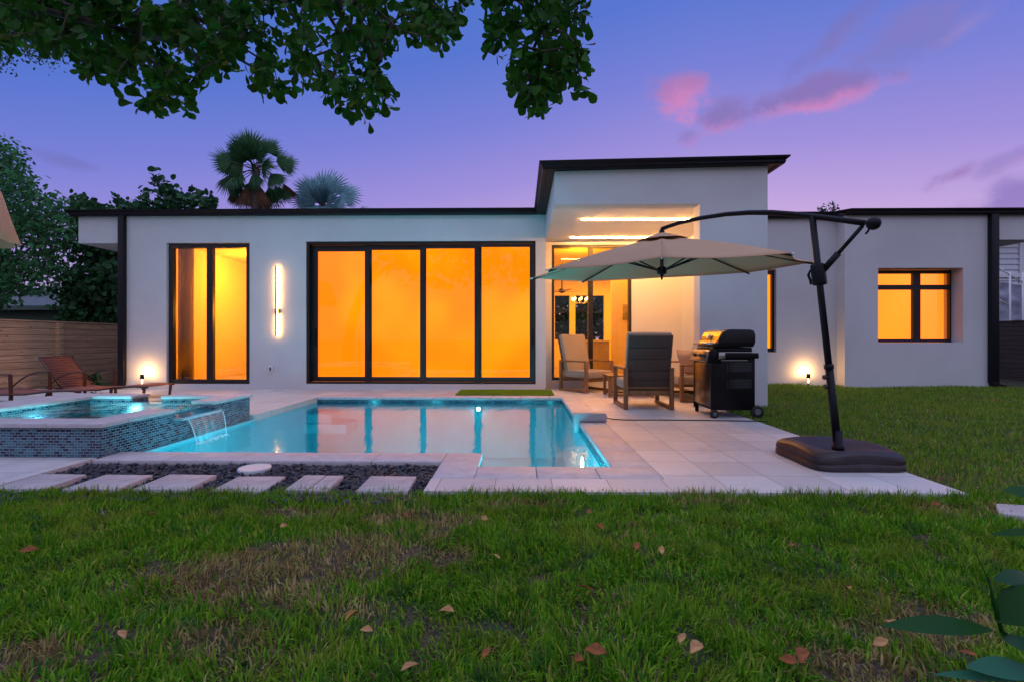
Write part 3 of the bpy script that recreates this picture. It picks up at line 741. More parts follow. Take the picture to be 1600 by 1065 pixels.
# right wing windows
fy = YB+.27
mb = MB(); frame_rect(mb, bw[0]-.03, X(1486, fy+.05), bw[2]+.002, bw[3]-.012, fy, fy+.07, .07)
xr = X(1486, fy+.05); xmm = (X(1372, fy)+xr)/2+.03
mb.box(xmm-.075, xmm+.075, fy+.002, fy+.068, bw[2]+.072, bw[3]-.082); zt = Z(450, fy)
mb.box(bw[0]+.04, xmm-.075, fy+.003, fy+.067, zt-.05, zt+.05); mb.box(xmm+.075, xr-.07, fy+.003, fy+.067, zt-.05, zt+.05)
wf2 = mb.build('window', 'bronze_frame', hs)
MB().box(bw[0]+.04, xr-.07, fy+.03, fy+.036, bw[2]+.07, bw[3]-.08).build('pane', 'glass', wf2)
MB().box(xr, bw[1]+.0, fy+.02, fy+.06, bw[2], bw[3]).build('jamb', 'stucco', wf2)
MB().box(bw[0]-.1, xr+.0, YB+.46, YB+.47, .4, 2.9).build('roller_shade', 'shade_yellow', wf2)
fy = YR+.08; xs1 = X(1210, fy)
mb = MB(); frame_rect(mb, sw[0]+.01, xs1+.03, sw[2]+.003, sw[3]-.01, fy, fy+.07, .085)
wf3 = mb.build('window', 'bronze_frame', hs)
MB().box(sw[0]+.09, xs1-.05, fy+.03, fy+.036, sw[2]+.08, sw[3]-.09).build('pane', 'glass', wf3)
MB().box(xs1+.03, sw[1]-.0, fy+.02, fy+.06, sw[2], sw[3]).build('jamb', 'stucco', wf3)
MB().box(sw[0]-.1, sw[1]+.1, YR+.215, YR+.225, .4, 2.8).build('roller_shade', 'shade_yellow', wf3)
# porch door
fy = YR+.03
mb = MB(); frame_rect(mb, pd[0], pd[1], pd[2], pd[3], fy, fy+.12, .055)
xm1 = X(923, fy); mb.box(xm1-.05, xm1+.05, fy+.003, fy+.117, pd[2]+.055, pd[3]-.055)
wf4 = mb.build('porch_door', 'bronze_frame', hs)
for a, b in ((pd[0]+.055, xm1-.05), (xm1+.05, pd[1]-.055)):
    MB().box(a, b, fy+.05, fy+.058, pd[2]+.055, pd[3]-.055).build('pane', 'glass', wf4)
# outlet cover
x = X(423.5, YW); z = Z(576, YW)
ol = MB(); ol.box(x-.045, x+.045, YW-.035, YW-.001, z-.065, z+.065); oo = ol.build('outlet_cover', 'plastic_white', hs, bevel=.006)
MB().box(x-.016, x+.016, YW-.039, YW-.0345, z-.035, z+.035).build('socket', 'knob_black', oo)
# ---- interiors
IW = .15
def room(x0, x1, y0, y1, z0, z1, name='room', holes=()):
    m_ = MB()
    m_.box(x0-IW, x0, y0, y1, z0, z1); m_.box(x1, x1+IW, y0, y1, z0, z1)
    wall(m_, x0-IW, x1+IW, z0, z1, y1, y1+IW, list(holes)); m_.box(x0-IW, x1+IW, y0, y1+IW, z1, z1+IW)
    m_.build('interior_wall', 'inner_wall', hs)
    m_ = MB(); m_.box(x0-IW, x1+IW, y0, y1+IW, z0-IW, z0); m_.build('interior_floor', 'inner_floor', hs)
room(-7.5, -4.75, YW+.25, 13.2, .1, 3.1)
BYK = 16.0
kw = [(X(867, BYK), X(890, BYK), 1.02, Z(462, BYK)), (X(899, BYK), X(920.5, BYK), .9, Z(462, BYK)), (X(925, BYK), X(944, BYK), .9, Z(462, BYK))]
room(.55, 5.6, YR+.21, BYK, .1, 3.1, holes=kw)
lamp('left_room_lamp', 'POINT', (-5.6, 11.6, 1.7), 120, (1, .30, .01), hs, shadow_soft_size=.18)
lamp('left_room_lamp', 'POINT', (-6.6, 11.8, 2.6), 120, (1, .30, .01), hs, shadow_soft_size=.3)
lamp('kitchen_lamp', 'AREA', (2.6, 13.6, 3.05), 260, (1, .31, .010), hs, shape='RECTANGLE', size=2.5, size_y=3.0)
lamp('kitchen_lamp', 'POINT', (1.4, 11.2, 2.7), 70, (1, .31, .010), hs, shadow_soft_size=.25)
# curtain in the left window
cu = MB(); rows = [[], []]
for i in range(80):
    q = i/79; xx = w1[0]-.02+q*.30; yy = YW+.36+.045*math.sin(q*46)+.012*math.sin(q*91)
    rows[0].append((xx, yy, .11)); rows[1].append((xx, yy+.01, 3.05))
cu.grid(rows); tag(cu.build('curtain', 'curtain', solid=.004), 'gathered brown curtain inside the left window', 'curtain')
# kitchen things
k = empty('kitchen_counter', (2.3, 13, .1), 'pale kitchen counter with wooden cabinets seen through the porch door', 'counter')
c0, c1 = X(905, 13), X(952, 13)
MB().box(c0, c1, 13, 13.9, .102, .96).build('cabinet', 'cabinet', k); MB().box(c0-.04, c1+.04, 12.95, 13.95, .962, 1.0).build('worktop', 'counter_stone', k, bevel=.005)
m_ = MB(); m_.box(X(956, 12.6), X(990, 12.6)+.6, 12.6, 12.75, .1, 3.1); m_.build('partition_wall', 'inner_wall', hs)
x = X(979, 12.55); pc = MB(); pc.box(x-.09, x+.09, 12.56, 12.598, Z(500, 12.6), Z(476, 12.6)); tag(pc.build('framed_picture', 'picture_paint', bevel=.004), 'small grey framed picture on the lit wall behind the porch glass', 'picture')
ch = empty('chandelier', tuple(V(907, 468, 14)), 'glowing branched chandelier hanging in the room behind the porch glass', 'chandelier')
cx, cy, cz = V(907, 468, 14)
m_ = MB(); m_.tube([(cx, cy, 3.08), (cx, cy, cz-.05)], .008, 6); m_.lathe((cx, cy, 3.05), [(.06, 0), (.06, .04)], 16)
for i in range(8):
    a = i/8*6.283; m_.tube([(cx, cy, cz-.08), (cx+.12*math.cos(a), cy+.12*math.sin(a), cz-.12), (cx+.24*math.cos(a), cy+.24*math.sin(a), cz-.02)], .007, 6)
m_.build('arm', 'steel', ch)
for i in range(8):
    a = i/8*6.283; MB().lathe((cx+.24*math.cos(a), cy+.24*math.sin(a), cz-.02), [(.012, 0), (.022, .03), (.018, .06), (.002, .085)], 10).build('bulb', 'bulb', ch)
x, y, z = V(878, 455, 13.4)
fn = empty('ceiling_fan', (x, y, z), 'dark ceiling fan part hanging behind the top of the porch glass', 'ceiling fan')
MB().tube([(x, y, 3.09), (x, y, z+.05)], .018, 8).build('rod', 'bronze_frame', fn); MB().lathe((x, y, z-.06), [(.02, 0), (.09, .03), (.10, .10), (.03, .14)], 16).build('motor', 'bronze_frame', fn)
for i in range(4):
    a = i/4*6.283+.4; d = Vector((math.cos(a), math.sin(a), 0))
    MB().obox(Vector((x, y, z))+d*.08, Vector((x, y, z+.01))+d*.55, .11, .012).build('blade', 'cabinet', fn)

# =================================================================== LAMPS
x = X(434, YW); zt_, zb_, zm = Z(415, YW), Z(525, YW), Z(486, YW)
sc = empty('wall_sconce', (x, YW, zm), 'tall slim linear wall sconce glowing between window and sliding door', 'wall lamp')
MB().box(x-.014, x+.010, YW-.085, YW-.058, zb_, zt_).build('bar', 'bronze_frame', sc, bevel=.003)
MB().box(x-.010, x+.022, YW-.0575, YW-.048, zb_+.01, zt_-.01).build('light_strip', 'led_bar', sc)
pbr('copper', (.55, .25, .10), .35, metal=.8)
m_ = MB(); m_.box(x-.045, x+.055, YW-.047, YW-.002, zm-.045, zm+.045); m_.build('mount', 'copper', sc, bevel=.004)
def uplight(px, Y, label, zb):
    x = X(px, Y); e_ = empty('garden_spotlight', (x, Y, zb), label, 'spotlight')
    MB().tube([(x, Y, zb-.02), (x, Y, zb+.10)], .010, 8).build('stake', 'black_metal', e_)
    z0 = .215
    MB().lathe((x, Y, z0), [(.028, 0), (.036, .01), (.036, .10), (.030, .10), (.030, .075), (.0, .075)], 20).build('housing', 'black_metal', e_)
    MB().lathe((x, Y, z0+.076), [(.028, 0), (.026, .004)], 20).build('lens', 'lens_warm', e_)
    MB().tube([(x, Y, zb+.10), (x, Y, z0+.002)], .010, 10).build('lower_lens', 'bulb', e_)
    lamp('spot_beam', 'POINT', (x, Y, z0+.125), 10, (1, .52, .19), e_, shadow_soft_size=.02)
uplight(222, YW-.16, 'small black garden spotlight lighting the wall left of the tall window', 0)
uplight(1263, YR-.16, 'small black garden spotlight in the grass by the recessed right wall', .03)

# =================================================================== PATIO THINGS
def rug():
    x0, x1, y0, y1 = X(711, 8.7), X(866.5, 8.7), 8.72, 9.62
    e_ = empty('turf_rug', ((x0+x1)/2, (y0+y1)/2, 0), 'rectangular green artificial turf mat in front of the sliding door', 'mat')
    MB().box(x0, x1, y0, y1, .005, .012).build('backing', 'rubber', e_)
    n = 26000; X0 = rng.uniform(x0, x1, n); Y0 = rng.uniform(y0, y1, n)
    blades('pile', X0, Y0, np.full(n, .011), rng.uniform(.012, .02, n), rng.uniform(.006, .010, n), 'rug_green', e_, lean=.5)
def blades(name, X0, Y0, Z0, Ln, Wd, mat, parent=None, lean=.8, dry=None, la=None):
    n = len(X0); a = rng.uniform(0, 2*np.pi, n)
    if la is None: la = rng.uniform(0, 2*np.pi, n)
    lm = np.abs(rng.normal(0, lean, n)).clip(0, 1.35)
    d = np.stack([np.cos(la)*np.sin(lm*.5), np.sin(la)*np.sin(lm*.5), np.cos(lm*.5)], 1)
    d2 = np.stack([np.cos(la)*np.sin(lm*1.25), np.sin(la)*np.sin(lm*1.25), np.cos(lm*1.25)], 1)
    sdv = np.stack([np.cos(a), np.sin(a), np.zeros(n)], 1)*(Wd/2)[:, None]
    p0 = np.stack([X0, Y0, Z0], 1); p1 = p0 + d*(Ln*.55)[:, None]; p2 = p1 + d2*(Ln*.45)[:, None]
    vs = np.stack([p0-sdv, p0+sdv, p1+sdv*.85, p1-sdv*.85, p2], 1).reshape(-1, 3)
    off = np.array(wloc(parent)) if parent is not None else np.zeros(3)
    vs = vs - off
    me = bpy.data.meshes.new(name); me.vertices.add(n*5); me.vertices.foreach_set('co', vs.ravel())
    me.loops.add(n*7); me.polygons.add(n*2)
    b = (np.arange(n)*5)[:, None]
    li = np.concatenate([b+0, b+1, b+2, b+3, b+3, b+2, b+4], 1).ravel()
    me.loops.foreach_set('vertex_index', li.astype(np.int32))
    ls = np.stack([np.arange(n)*7, np.arange(n)*7+4], 1).ravel(); me.polygons.foreach_set('loop_start', ls.astype(np.int32))
    me.update(calc_edges=True); me.validate()
    if dry is not None:
        at = me.attributes.new('dry', 'FLOAT', 'POINT'); at.data.foreach_set('value', np.repeat(dry, 5).astype(np.float32))
    me.materials.append(MATS[mat]); o = bpy.data.objects.new(name, me); COL.objects.link(o)
    if parent is not None: o.parent = parent
    return o
rug()
# ---- lounge chair (local: width along x, front toward +y)
def lounge_chair(wd=.72, dp=.80, seats=1, name='lounge_chair', label='', cat='chair', group=None, pillow=False):
    r_ = empty(name, (0, 0, 0), label, cat, group)
    hw = wd/2; hd = dp/2; t_ = .055; AH = .60
    for sx_ in (-1, 1):
        xc = sx_*(hw - .03)
        for yc in (-hd+.03, hd-.03): MB().box(xc-.03, xc+.03, yc-t_/2, yc+t_/2, .0, AH-.03).build('leg', 'wood_teak', r_, bevel=.004)
        MB().box(xc-.032, xc+.032, -hd, hd, AH-.029, AH+.003).build('armrest', 'wood_teak', r_, bevel=.005)
        MB().box(xc-.028, xc+.028, -hd+.058, hd-.058, .0, .045).build('runner', 'wood_teak', r_, bevel=.004)
    m_ = MB(); m_.box(-hw+.061, hw-.061, hd-.07, hd-.03, .20, .27); m_.box(-hw+.061, hw-.061, -hd+.03, -hd+.07, .20, .27)
    for s_ in range(9):
        xx = -hw+.10+(wd-.2)*s_/8; m_.box(xx-.02, xx+.02, -hd+.07, hd-.07, .235, .255)
    m_.build('seat_frame', 'wood_teak', r_, bevel=.003)
    iw = wd-.075
    for s_ in range(seats):
        a = -iw/2 + iw*s_/seats + .004; b = -iw/2 + iw*(s_+1)/seats - .004
        MB().box(a, b, -hd+.10, hd+.02, .272, .41).build('seat_cushion', 'fabric_taupe', r_, bevel=.03, seg=3)
        # back cushion: stacked channels, leaning back
        lo = Vector((0, -hd+.16, .29)); up_ = Vector((0, -.26, .97)).normalized(); nrm = Vector((0, .97, .26))
        xm_ = (a+b)/2; fo = nrm.normalized()
        q0, q1 = lo + fo*.035, lo + up_*.835 + fo*.035
        MB().obox((xm_, q0.y, q0.z), (xm_, q1.y, q1.z), b-a, .10, up=(0, .97, .26)).build('back_cushion', 'fabric_taupe', r_, bevel=.03, seg=3)
        segs = (-.02, .14, .29, .46, .63, .815); m_ = MB()
        for i in range(5):
            p0 = lo + up_*(segs[i]+.002) - fo*.040; p1 = lo + up_*(segs[i+1]-.002) - fo*.040
            m_.obox(Vector((xm_, p0.y, p0.z)), Vector((xm_, p1.y, p1.z)), b-a-.006, .045, up=(0, .97, .26))
        m_.build('back_cover', 'fabric_dark', r_, bevel=.010, seg=2)
    MB().obox((-iw/2, -hd+.10, .30), (iw/2, -hd+.10, .30), .03, .04).build('back_rail', 'wood_teak', r_, bevel=.003)
    if pillow: pass
    return r_
c1_ = lounge_chair(label='wooden lounge chair with taupe cushions seen from behind beside the grill', group='wooden lounge chairs on the porch')
c1_.location = (1.86, 7.37, .004)
c2_ = copy_tree(c1_); c2_['label'] = 'wooden lounge chair with taupe cushions turned toward the camera by the porch door'
c2_.location = (1.315, 9.62, .004); c2_.rotation_euler = (0, 0, R(-145))
so = lounge_chair(1.45, .78, 2, 'loveseat', 'wooden loveseat with taupe cushions along the porch side wall behind the grill', 'sofa')
so.location = (2.98, 8.55, .004); so.rotation_euler = (0, 0, R(90))
pm = MB(); pts = []
a = Vector((2.83, 8.1, .63)); m3 = Matrix.Rotation(R(20), 3, 'Z') @ Matrix.Rotation(R(-22), 3, 'Y')
for i in range(9):
    row = []
    for j in range(9):
        u_, v_ = i/4-1, j/4-1; row.append((u_, v_))
for sgn in (-1, 1):
    rows = []
    for i in range(13):
        rows.append([])
        for j in range(13):
            u_, v_ = i/6-1, j/6-1; th_ = .075*max(0, (1-u_**4))**.5*max(0, (1-v_**4))**.5
            pin = 1-.06*(1-abs(u_*v_))
            rows[-1].append(tuple(a + m3 @ Vector((sgn*th_, u_*.23*pin, v_*.23*pin))))
    pm.grid(rows)
tag(pm.build('throw_pillow', 'fabric_umbrella'), 'square beige throw pillow leaning on the loveseat', 'pillow')
# coffee table
ct = empty('coffee_table', (1.95, 8.75, 0), 'low slatted wooden coffee table between the porch seats', 'table')
m_ = MB()
for i in range(7): m_.box(1.55+i*.118, 1.55+i*.118+.108, 8.45, 9.05, .36, .385)
m_.build('tabletop', 'wood_teak', ct, bevel=.003)
for x in (1.58, 2.32):
    for y in (8.5, 9.0): MB().box(x-.025, x+.025, y-.025, y+.025, .0, .359).build('leg', 'wood_teak', ct, bevel=.003)
m_ = MB(); m_.box(1.606, 2.294, 8.48, 8.52, .02, .06); m_.box(1.606, 2.294, 8.98, 9.02, .02, .06); m_.build('stretcher', 'wood_teak', ct)

# ---- gas grill (front faces -x, side faces camera)
GX, GY = 2.47, 6.27
gr = empty('gas_grill', (GX+.28, GY+.32, 0), 'black gas grill with steel front panel and folded lid on the patio beside the pillar', 'grill')
x0, x1, y0, y1 = GX, GX+.56, GY, GY+.62
m_ = MB(); m_.box(x0+.02, x1, y0, y0+.02, .10, .79); m_.box(x0+.02, x1, y1-.02, y1, .10, .79); m_.box(x1-.02, x1-.001, y0+.02, y1-.02, .10, .79); m_.box(x0+.02, x1-.02, y0+.02, y1-.02, .10, .13)
m_.build('cart', 'grill_black', gr, bevel=.004)
m_ = MB(); m_.box(x0-.002, x0+.018, y0+.015, y1-.015, .135, .70); m_.build('front_panel', 'dark_steel', gr, bevel=.006)
for a_, b_ in ((y0-.005, y0+.014), (y1-.014, y1+.005)): MB().box(x0-.004, x0+.022, a_, b_, .06, .72).build('corner_post', 'grill_black', gr)
for yy in (y0+.03, y1-.03):
    MB().box(x0+.01, x0+.05, yy-.02, yy+.02, .0, .099).build('foot', 'grill_black', gr)
for yy in (y0-.025, y1+.025):
  for xx in ((x0+.03, x1+.015) if yy < y0 else (x1+.015,)):
    rr_ = .082 if xx > x0+.1 else .055
    wh = MB().lathe((xx, yy, rr_), [(rr_*.55, -.016), (rr_*.95, -.018), (rr_, -.008), (rr_, .008), (rr_*.95, .018), (rr_*.55, .016)], 28, (0, 1, 0)).build('wheel', 'rubber', gr)
    MB().lathe((xx, yy, rr_), [(rr_*.5, -.018), (rr_*.3, -.022), (rr_*.3, .022), (rr_*.5, .018)], 20, (0, 1, 0)).build('hub', 'plastic_grey', wh)
# perforated dots on side panel: raised light vents
m_ = MB()
for (cx, cz, wx) in ((x0+.34, .655, .15), (x0+.34, .44, .15)):
    for i in range(12):
        for j in range(6):
            xx = cx-.13+i*.026+(j % 2)*.013; zz = cz-.05+j*.020
            if i < 3 and (i+j) % 2: continue
            m_.lathe((xx, y0-.0015, zz), [(.0055, 0), (.0055, .001)], 8, (0, 1, 0))
m_.build('vent_holes', 'plastic_grey', gr)
m_ = MB(); m_.box(x0+.1, x0+.46, y0-.008, y0-.001, .735, .745); m_.build('towel_rail', 'steel', gr)
# firebox
m_ = MB(); m_.box(x0+.03, x1-.02, y0+.03, y1-.03, .792, .905); m_.build('firebox', 'grill_black', gr, bevel=.012)
# lid profile in xz
lid = [(x0+.065, .94), (x0+.10, .99), (x0+.125, 1.05), (x0+.155, 1.10), (x0+.20, 1.128), (x0+.26, 1.138), (x0+.50, 1.135), (x0+.545, 1.12), (x0+.565, 1.07), (x0+.565, .97), (x0+.54, .91), (x0+.065, .91)]
m_ = MB(); m_.prism(lid, y0-.005, y1+.045, 'y'); ld = m_.build('lid', 'grill_lid', gr, bevel=.008)
fr_ = [(x0+.055, .945), (x0+.093, .993), (x0+.119, 1.052), (x0+.149, 1.103), (x0+.195, 1.134), (x0+.20, 1.13), (x0+.155, 1.098), (x0+.125, 1.048), (x0+.10, .988), (x0+.062, .94)]
m_ = MB(); m_.prism(fr_, y0+.03, y1+.01, 'y'); m_.build('lid_front', 'dark_steel', ld)
tc_c = Vector((x0+.10, (y0+y1)/2+.02, 1.045)); na = Vector((-.88, 0, .47))
m_ = MB(); m_.lathe(tc_c, [(.040, 0), (.042, .012), (.036, .016)], 24, na); m_.build('thermometer', 'steel', ld)
MB().lathe(tc_c+na*.0165, [(.033, 0), (.032, .001)], 24, na).build('dial', 'plastic_white', ld)
m_ = MB(); m_.tube([(x0+.005, y0+.0, .955), (x0+.005, y1+.04, .955)], .014, 12)
for yy in (y0+.03, y1+.01): m_.tube([(x0+.005, yy, .955), (x0+.07, yy, .955)], .010, 8)
m_.build('lid_handle', 'steel', ld)
# control panel
m_ = MB(); m_.prism([(x0-.055, .735), (x0-.02, .86), (x0+.03, .875), (x0+.03, .72), (x0-.04, .715)], y0+.02, y1+.01, 'y'); cpn = m_.build('control_panel', 'steel', gr, bevel=.004)
m_ = MB(); m_.prism([(x0-.06, .715), (x0-.022, .868), (x0+.04, .885), (x0+.14, .80), (x0+.12, .70), (x0-.04, .70)], y0-.01, y0+.019, 'y'); m_.build('end_cap', 'grill_black', gr, bevel=.006)
for yy in (y0+.13, y0+.25, y0+.46):
    nn = Vector((-.96, 0, .27)); MB().lathe(Vector((x0-.038, yy, .80)), [(.030, 0), (.028, .006), (.020, .010), (.019, .030), (.0, .032)], 20, nn).build('knob', 'knob_black', cpn)
# side shelves
m_ = MB(); m_.box(x0+.13, x1+.03, y0-.04, y0-.012, .765, .835); m_.build('side_shelf', 'grill_black', gr, bevel=.006)
m_ = MB(); m_.box(x0+.08, x0+.16, y0-.044, y0-.041+.02, .762, .838); m_.box(x0+.08, x1+.03, y0-.046, y0-.01, .8385, .846); m_.build('shelf_trim', 'steel', gr, bevel=.003)

# ---- pool alarm and cable
p0 = G(893, 655, 0); ax_ = PX1
pa = empty('pool_alarm', (ax_+.1, 5.95, 0), 'grey pool alarm box clipped over the pool edge with a black cable', 'pool alarm')
ya, yb = 5.88, 6.02
m_ = MB(); m_.prism([(ax_-.085, .07), (ax_-.07, .115), (ax_+.30, .115), (ax_+.315, .09), (ax_+.315, .012), (ax_-.022, .012), (ax_-.022, -.115), (ax_-.085, -.115)], ya, yb, 'y')
m_.build('housing', 'plastic_light', pa, bevel=.010)
m_ = MB(); m_.lathe((ax_+.12, 5.95, .1155), [(.03, 0), (.026, .005)], 20); m_.build('button', 'plastic_white', pa)
cb_ = []
for t_ in np.linspace(0, 1, 40):
    xx = ax_+.31+t_*(PXR+.1-ax_-.31); yy = 5.97 + .12*math.sin(t_*2.4)*(1-t_) + .0*t_ + .22*math.exp(-((t_-.0)/.12)**2)*.3 - .02*t_
    cb_.append((xx, yy, .0125 + .03*math.exp(-t_*30)))
tag(MB().tube(cb_, .007, 8).build('power_cable', 'rubber'), 'thin black cable running across the patio from the pool alarm under the grill', 'cable')

# ---- sun loungers
def lounger(ox, yn, yf, raised=True):
    """ox = x of arm posts; foot to +x, head to -x"""
    e_ = empty('sun_lounger', (ox, (yn+yf)/2, 0), '', 'sun lounger', 'sun loungers beside the spa')
    seat = [(-.52, .185), (-.2, .15), (.2, .155), (.55, .20), (.85, .215), (1.08, .20)]
    for y in (yn, yf):
        MB().tube([(ox+a_, y, b_) for a_, b_ in seat], .017, 8).build('rail', 'lounger_frame', e_)
        MB().obox((ox, y, .0), (ox-.012, y, .455), .05, .02, up=(1, 0, 0)).build('arm_post', 'lounger_frame', e_)
        arc = [(-.005+ -.66*t_, .455-.27*t_**2.2 + .02*math.sin(t_*3.1)) for t_ in np.linspace(0, 1, 14)]
        MB().tube([(ox+a_, y, b_) for a_, b_ in arc], .012, 8).build('armrest', 'lounger_frame', e_)
        MB().obox((ox+1.02, y, .19), (ox+1.0, y, .0), .045, .022, up=(1, 0, 0)).build('leg', 'lounger_frame', e_)
        MB().obox((ox-.62, y, .17), (ox-.68, y, .0), .045, .022, up=(1, 0, 0)).build('leg', 'lounger_frame', e_)
    rows = [[(ox+a_, yn+.01, b_+.010), (ox+a_, (yn+yf)/2, b_+.003), (ox+a_, yf-.01, b_+.010)] for a_, b_ in seat]
    MB().grid(rows).build('seat_sling', 'sling_red', e_, solid=.006)
    n_s = 15; rows = []
    b0 = Vector((-.40, 0, .17)); b1 = Vector((-.80, 0, .71)) if raised else Vector((-1.1, 0, .19))
    m_ = MB()
    for k_ in range(n_s):
        q0 = b0.lerp(b1, (k_+.06)/n_s); q1 = b0.lerp(b1, (k_+.94)/n_s); nn = Vector((.8, 0, .6))*.010
        rows = [[Vector((ox, y, 0))+p_ for y in (yn+.015, yf-.015)] for p_ in (q0-nn*.4, q0.lerp(q1, .5)+nn, q1-nn*.4)]
        m_.grid(rows)
    m_.build('backrest_sling', 'sling_red', e_, solid=.004)
    m_ = MB()
    for y in (yn, yf): m_.tube([(ox+b0.x, y, b0.z), (ox+b1.x, y, b1.z)], .015, 8)
    m_.tube([(ox+b1.x, yn, b1.z), (ox+b1.x, yf, b1.z)], .015, 8)
    m_.build('backrest_frame', 'lounger_frame', e_)
    return e_
xo = X(133, 8.1)
l1 = lounger(xo, 8.1, 8.72); l1['label'] = 'red-brown sling sun lounger with raised backrest, foot end nearest the tall window'
l2 = lounger(xo-.36, 7.24, 7.86, False); l2.location.z += .02; l2['label'] = 'red-brown sun lounger at the left edge of the photo, mostly hidden behind the spa'

# ---- cantilever umbrella
C0 = Vector((1.53, 5.07)); M0 = Vector((2.62, 4.02)); u_dir = (M0-C0).normalized()
def PV(px, py):
    """pixel onto the vertical plane through mast and canopy centre"""
    d = ray(px, py); n2 = Vector((-u_dir.y, u_dir.x)); t_ = n2.dot(C0)/(n2.x*d.x+n2.y*d.y)
    return Vector((0, 0, H)) + d*t_
um = empty('cantilever_umbrella', (M0.x, M0.y, 0), 'open beige cantilever umbrella on a black mast with brown plastic base', 'umbrella')
# base
bx0, bx1, by0, by1 = 2.25, 2.98, 3.68, 4.40
rows = []; N = 28
def basez(u, v):
    e2 = max(abs(u), abs(v)); dip = math.exp(-(u*u+v*v)*1.6)
    return .155 - .055*dip - .018*math.cos(u*3.1)*math.cos(v*3.1)
q = MB()
def sq(u, v):   # rounded square, slightly pinched sides
    r = (abs(u)**5+abs(v)**5)**.2 if (u or v) else 0
    m = max(abs(u), abs(v)); k_ = m/r if r > 1e-6 else 1
    return u*k_*(1-.03*math.cos(v*2.2)), v*k_*(1-.03*math.cos(u*2.2))
for i in range(N+1):
    rows.append([])
    for j in range(N+1):
        u, v = 2*i/N-1, 2*j/N-1; a_, b_ = sq(u, v); m = max(abs(u), abs(v)); zz = basez(a_, b_) - (.03*max(0, (m-.85)/.15)**2)
        rows[-1].append(((bx0+bx1)/2+a_*(bx1-bx0)/2*.97, (by0+by1)/2+b_*(by1-by0)/2*.97, zz))
q.grid(rows)
ring = [(i, 0) for i in range(N)] + [(N, j) for j in range(N)] + [(i, N) for i in range(N, 0, -1)] + [(0, j) for j in range(N, 0, -1)]
prev = [rows[i][j] for i, j in ring]; cxx, cyy = (bx0+bx1)/2, (by0+by1)/2
lv = [[p_ for p_ in prev]]
for s_, zf in ((1.02, .80), (1.03, .55), (1.005, .50), (1.005, .45), (1.03, .40), (1.035, .1), (1.02, 0.0)):
    lv.append([(cxx+(p_[0]-cxx)*s_, cyy+(p_[1]-cyy)*s_, p_[2]*zf+.003) for p_ in prev])
q.grid([l_+[l_[0]] for l_ in lv]); ub = q.build('base', 'base_brown', um)
m_ = MB(); m_.lathe((M0.x, M0.y, .10), [(.045, 0), (.045, .03), (.033, .04), (.033, .16)], 20); m_.build('socket', 'black_metal', um)
mt = PV(1269, 337); mb0 = Vector((M0.x, M0.y, .11))
m_ = MB(); m_.tube([mb0, mb0.lerp(mt, .35)], .030, 14); m_.tube([mb0.lerp(mt, .34), mt], .026, 14); m_.lathe(mb0.lerp(mt, .345), [(.036, -.02), (.036, .02)], 16, (mt-mb0)); mast = m_.build('mast', 'black_metal', um)
for f_, sd_ in ((.30, .045), (.26, .045)):
    p_ = mb0.lerp(mt, f_); m_ = MB(); m_.tube([p_, p_+Vector((-.05, -.01, 0))], .010, 8); m_.lathe(p_+Vector((-.05, -.01, 0)), [(.018, -.012), (.020, 0), (.018, .012)], 14, (-1, 0, 0)); m_.build('knob', 'knob_black', mast)
bpts = [PV(*p_) for p_ in ((1034, 358), (1060, 349), (1095, 341), (1135, 335), (1170, 332.5), (1205, 332.5), (1240, 335), (1275, 339), (1315, 344), (1352, 349))]
m_ = MB(); m_.tube(bpts, [.020, .020, .021, .022, .023, .024, .024, .024, .024, .024], 12); boom = m_.build('boom', 'black_metal', um)
pe = PV(1365, 349.5); m_ = MB(); m_.lathe(pe, [(.0, -.05), (.03, -.045), (.048, -.02), (.052, 0), (.048, .02), (.03, .045), (.0, .05)], 20, Vector((u_dir.y, -u_dir.x, 0))); m_.build('crank_drum', 'black_metal', um)
m_ = MB(); m_.tube([PV(1360, 354), PV(1356, 362), PV(1352, 366)], .008, 8); m_.build('crank_handle', 'black_metal', um)
s0, s1 = PV(1284, 425), PV(1348, 353)
m_ = MB(); m_.tube([s0, s0.lerp(s1, .42)], .026, 12); m_.tube([s0.lerp(s1, .40), s1], .016, 12); m_.build('strut', 'black_metal', um)
m_ = MB(); pc_ = mb0.lerp(mt, .745); m_.obox(pc_-(mt-mb0).normalized()*.10, pc_+(mt-mb0).normalized()*.08, .085, .10); m_.build('slider', 'black_metal', um, bevel=.015)
m_ = MB(); hd_ = PV(1272, 427); m_.tube([PV(1279, 424), PV(1266, 423), PV(1263, 430), PV(1266, 438), PV(1267, 445)], [.014, .012, .011, .010, .008], 8); m_.build('slider_handle', 'black_metal', um)
# canopy
apex = PV(1034, 371)
RC = 1.40
base_a = -math.atan2(apex.x, apex.y)
rim_z = {-90: 1.637, -45: 1.687, 0: 1.748, 45: 1.797, 90: 1.823, 135: 1.765, 180: 1.703, 225: 1.643}
rimv = [Vector((apex.x + RC*math.cos(R(k_)+base_a), apex.y + RC*math.sin(R(k_)+base_a), z_)) for k_, z_ in rim_z.items()]
m_ = MB(); NS = 10; NR = 10
rows = []
for i in range(NR+1):
    row = []
    for k_ in range(8):
        for s_ in range(NS):
            q_ = s_/NS; t_ = .06+.94*i/NR
            e_pt = rimv[k_].lerp(rimv[(k_+1) % 8], q_)
            cen = (rimv[k_]+rimv[(k_+1) % 8])/2
            inward = (Vector((apex.x, apex.y, 0))-Vector((cen.x, cen.y, 0)))*.045*math.sin(q_*math.pi)*t_
            p_ = apex.lerp(e_pt, t_) + inward + Vector((0, 0, .020*math.sin(t_*math.pi) - .022*math.sin(q_*math.pi)*math.sin(t_*2.6)))
            row.append(p_)
    row.append(row[0]); rows.append(row)
m_.grid(rows); can = m_.build('canopy', 'fabric_umbrella', um, solid=.004)
m_ = MB(); rows = []
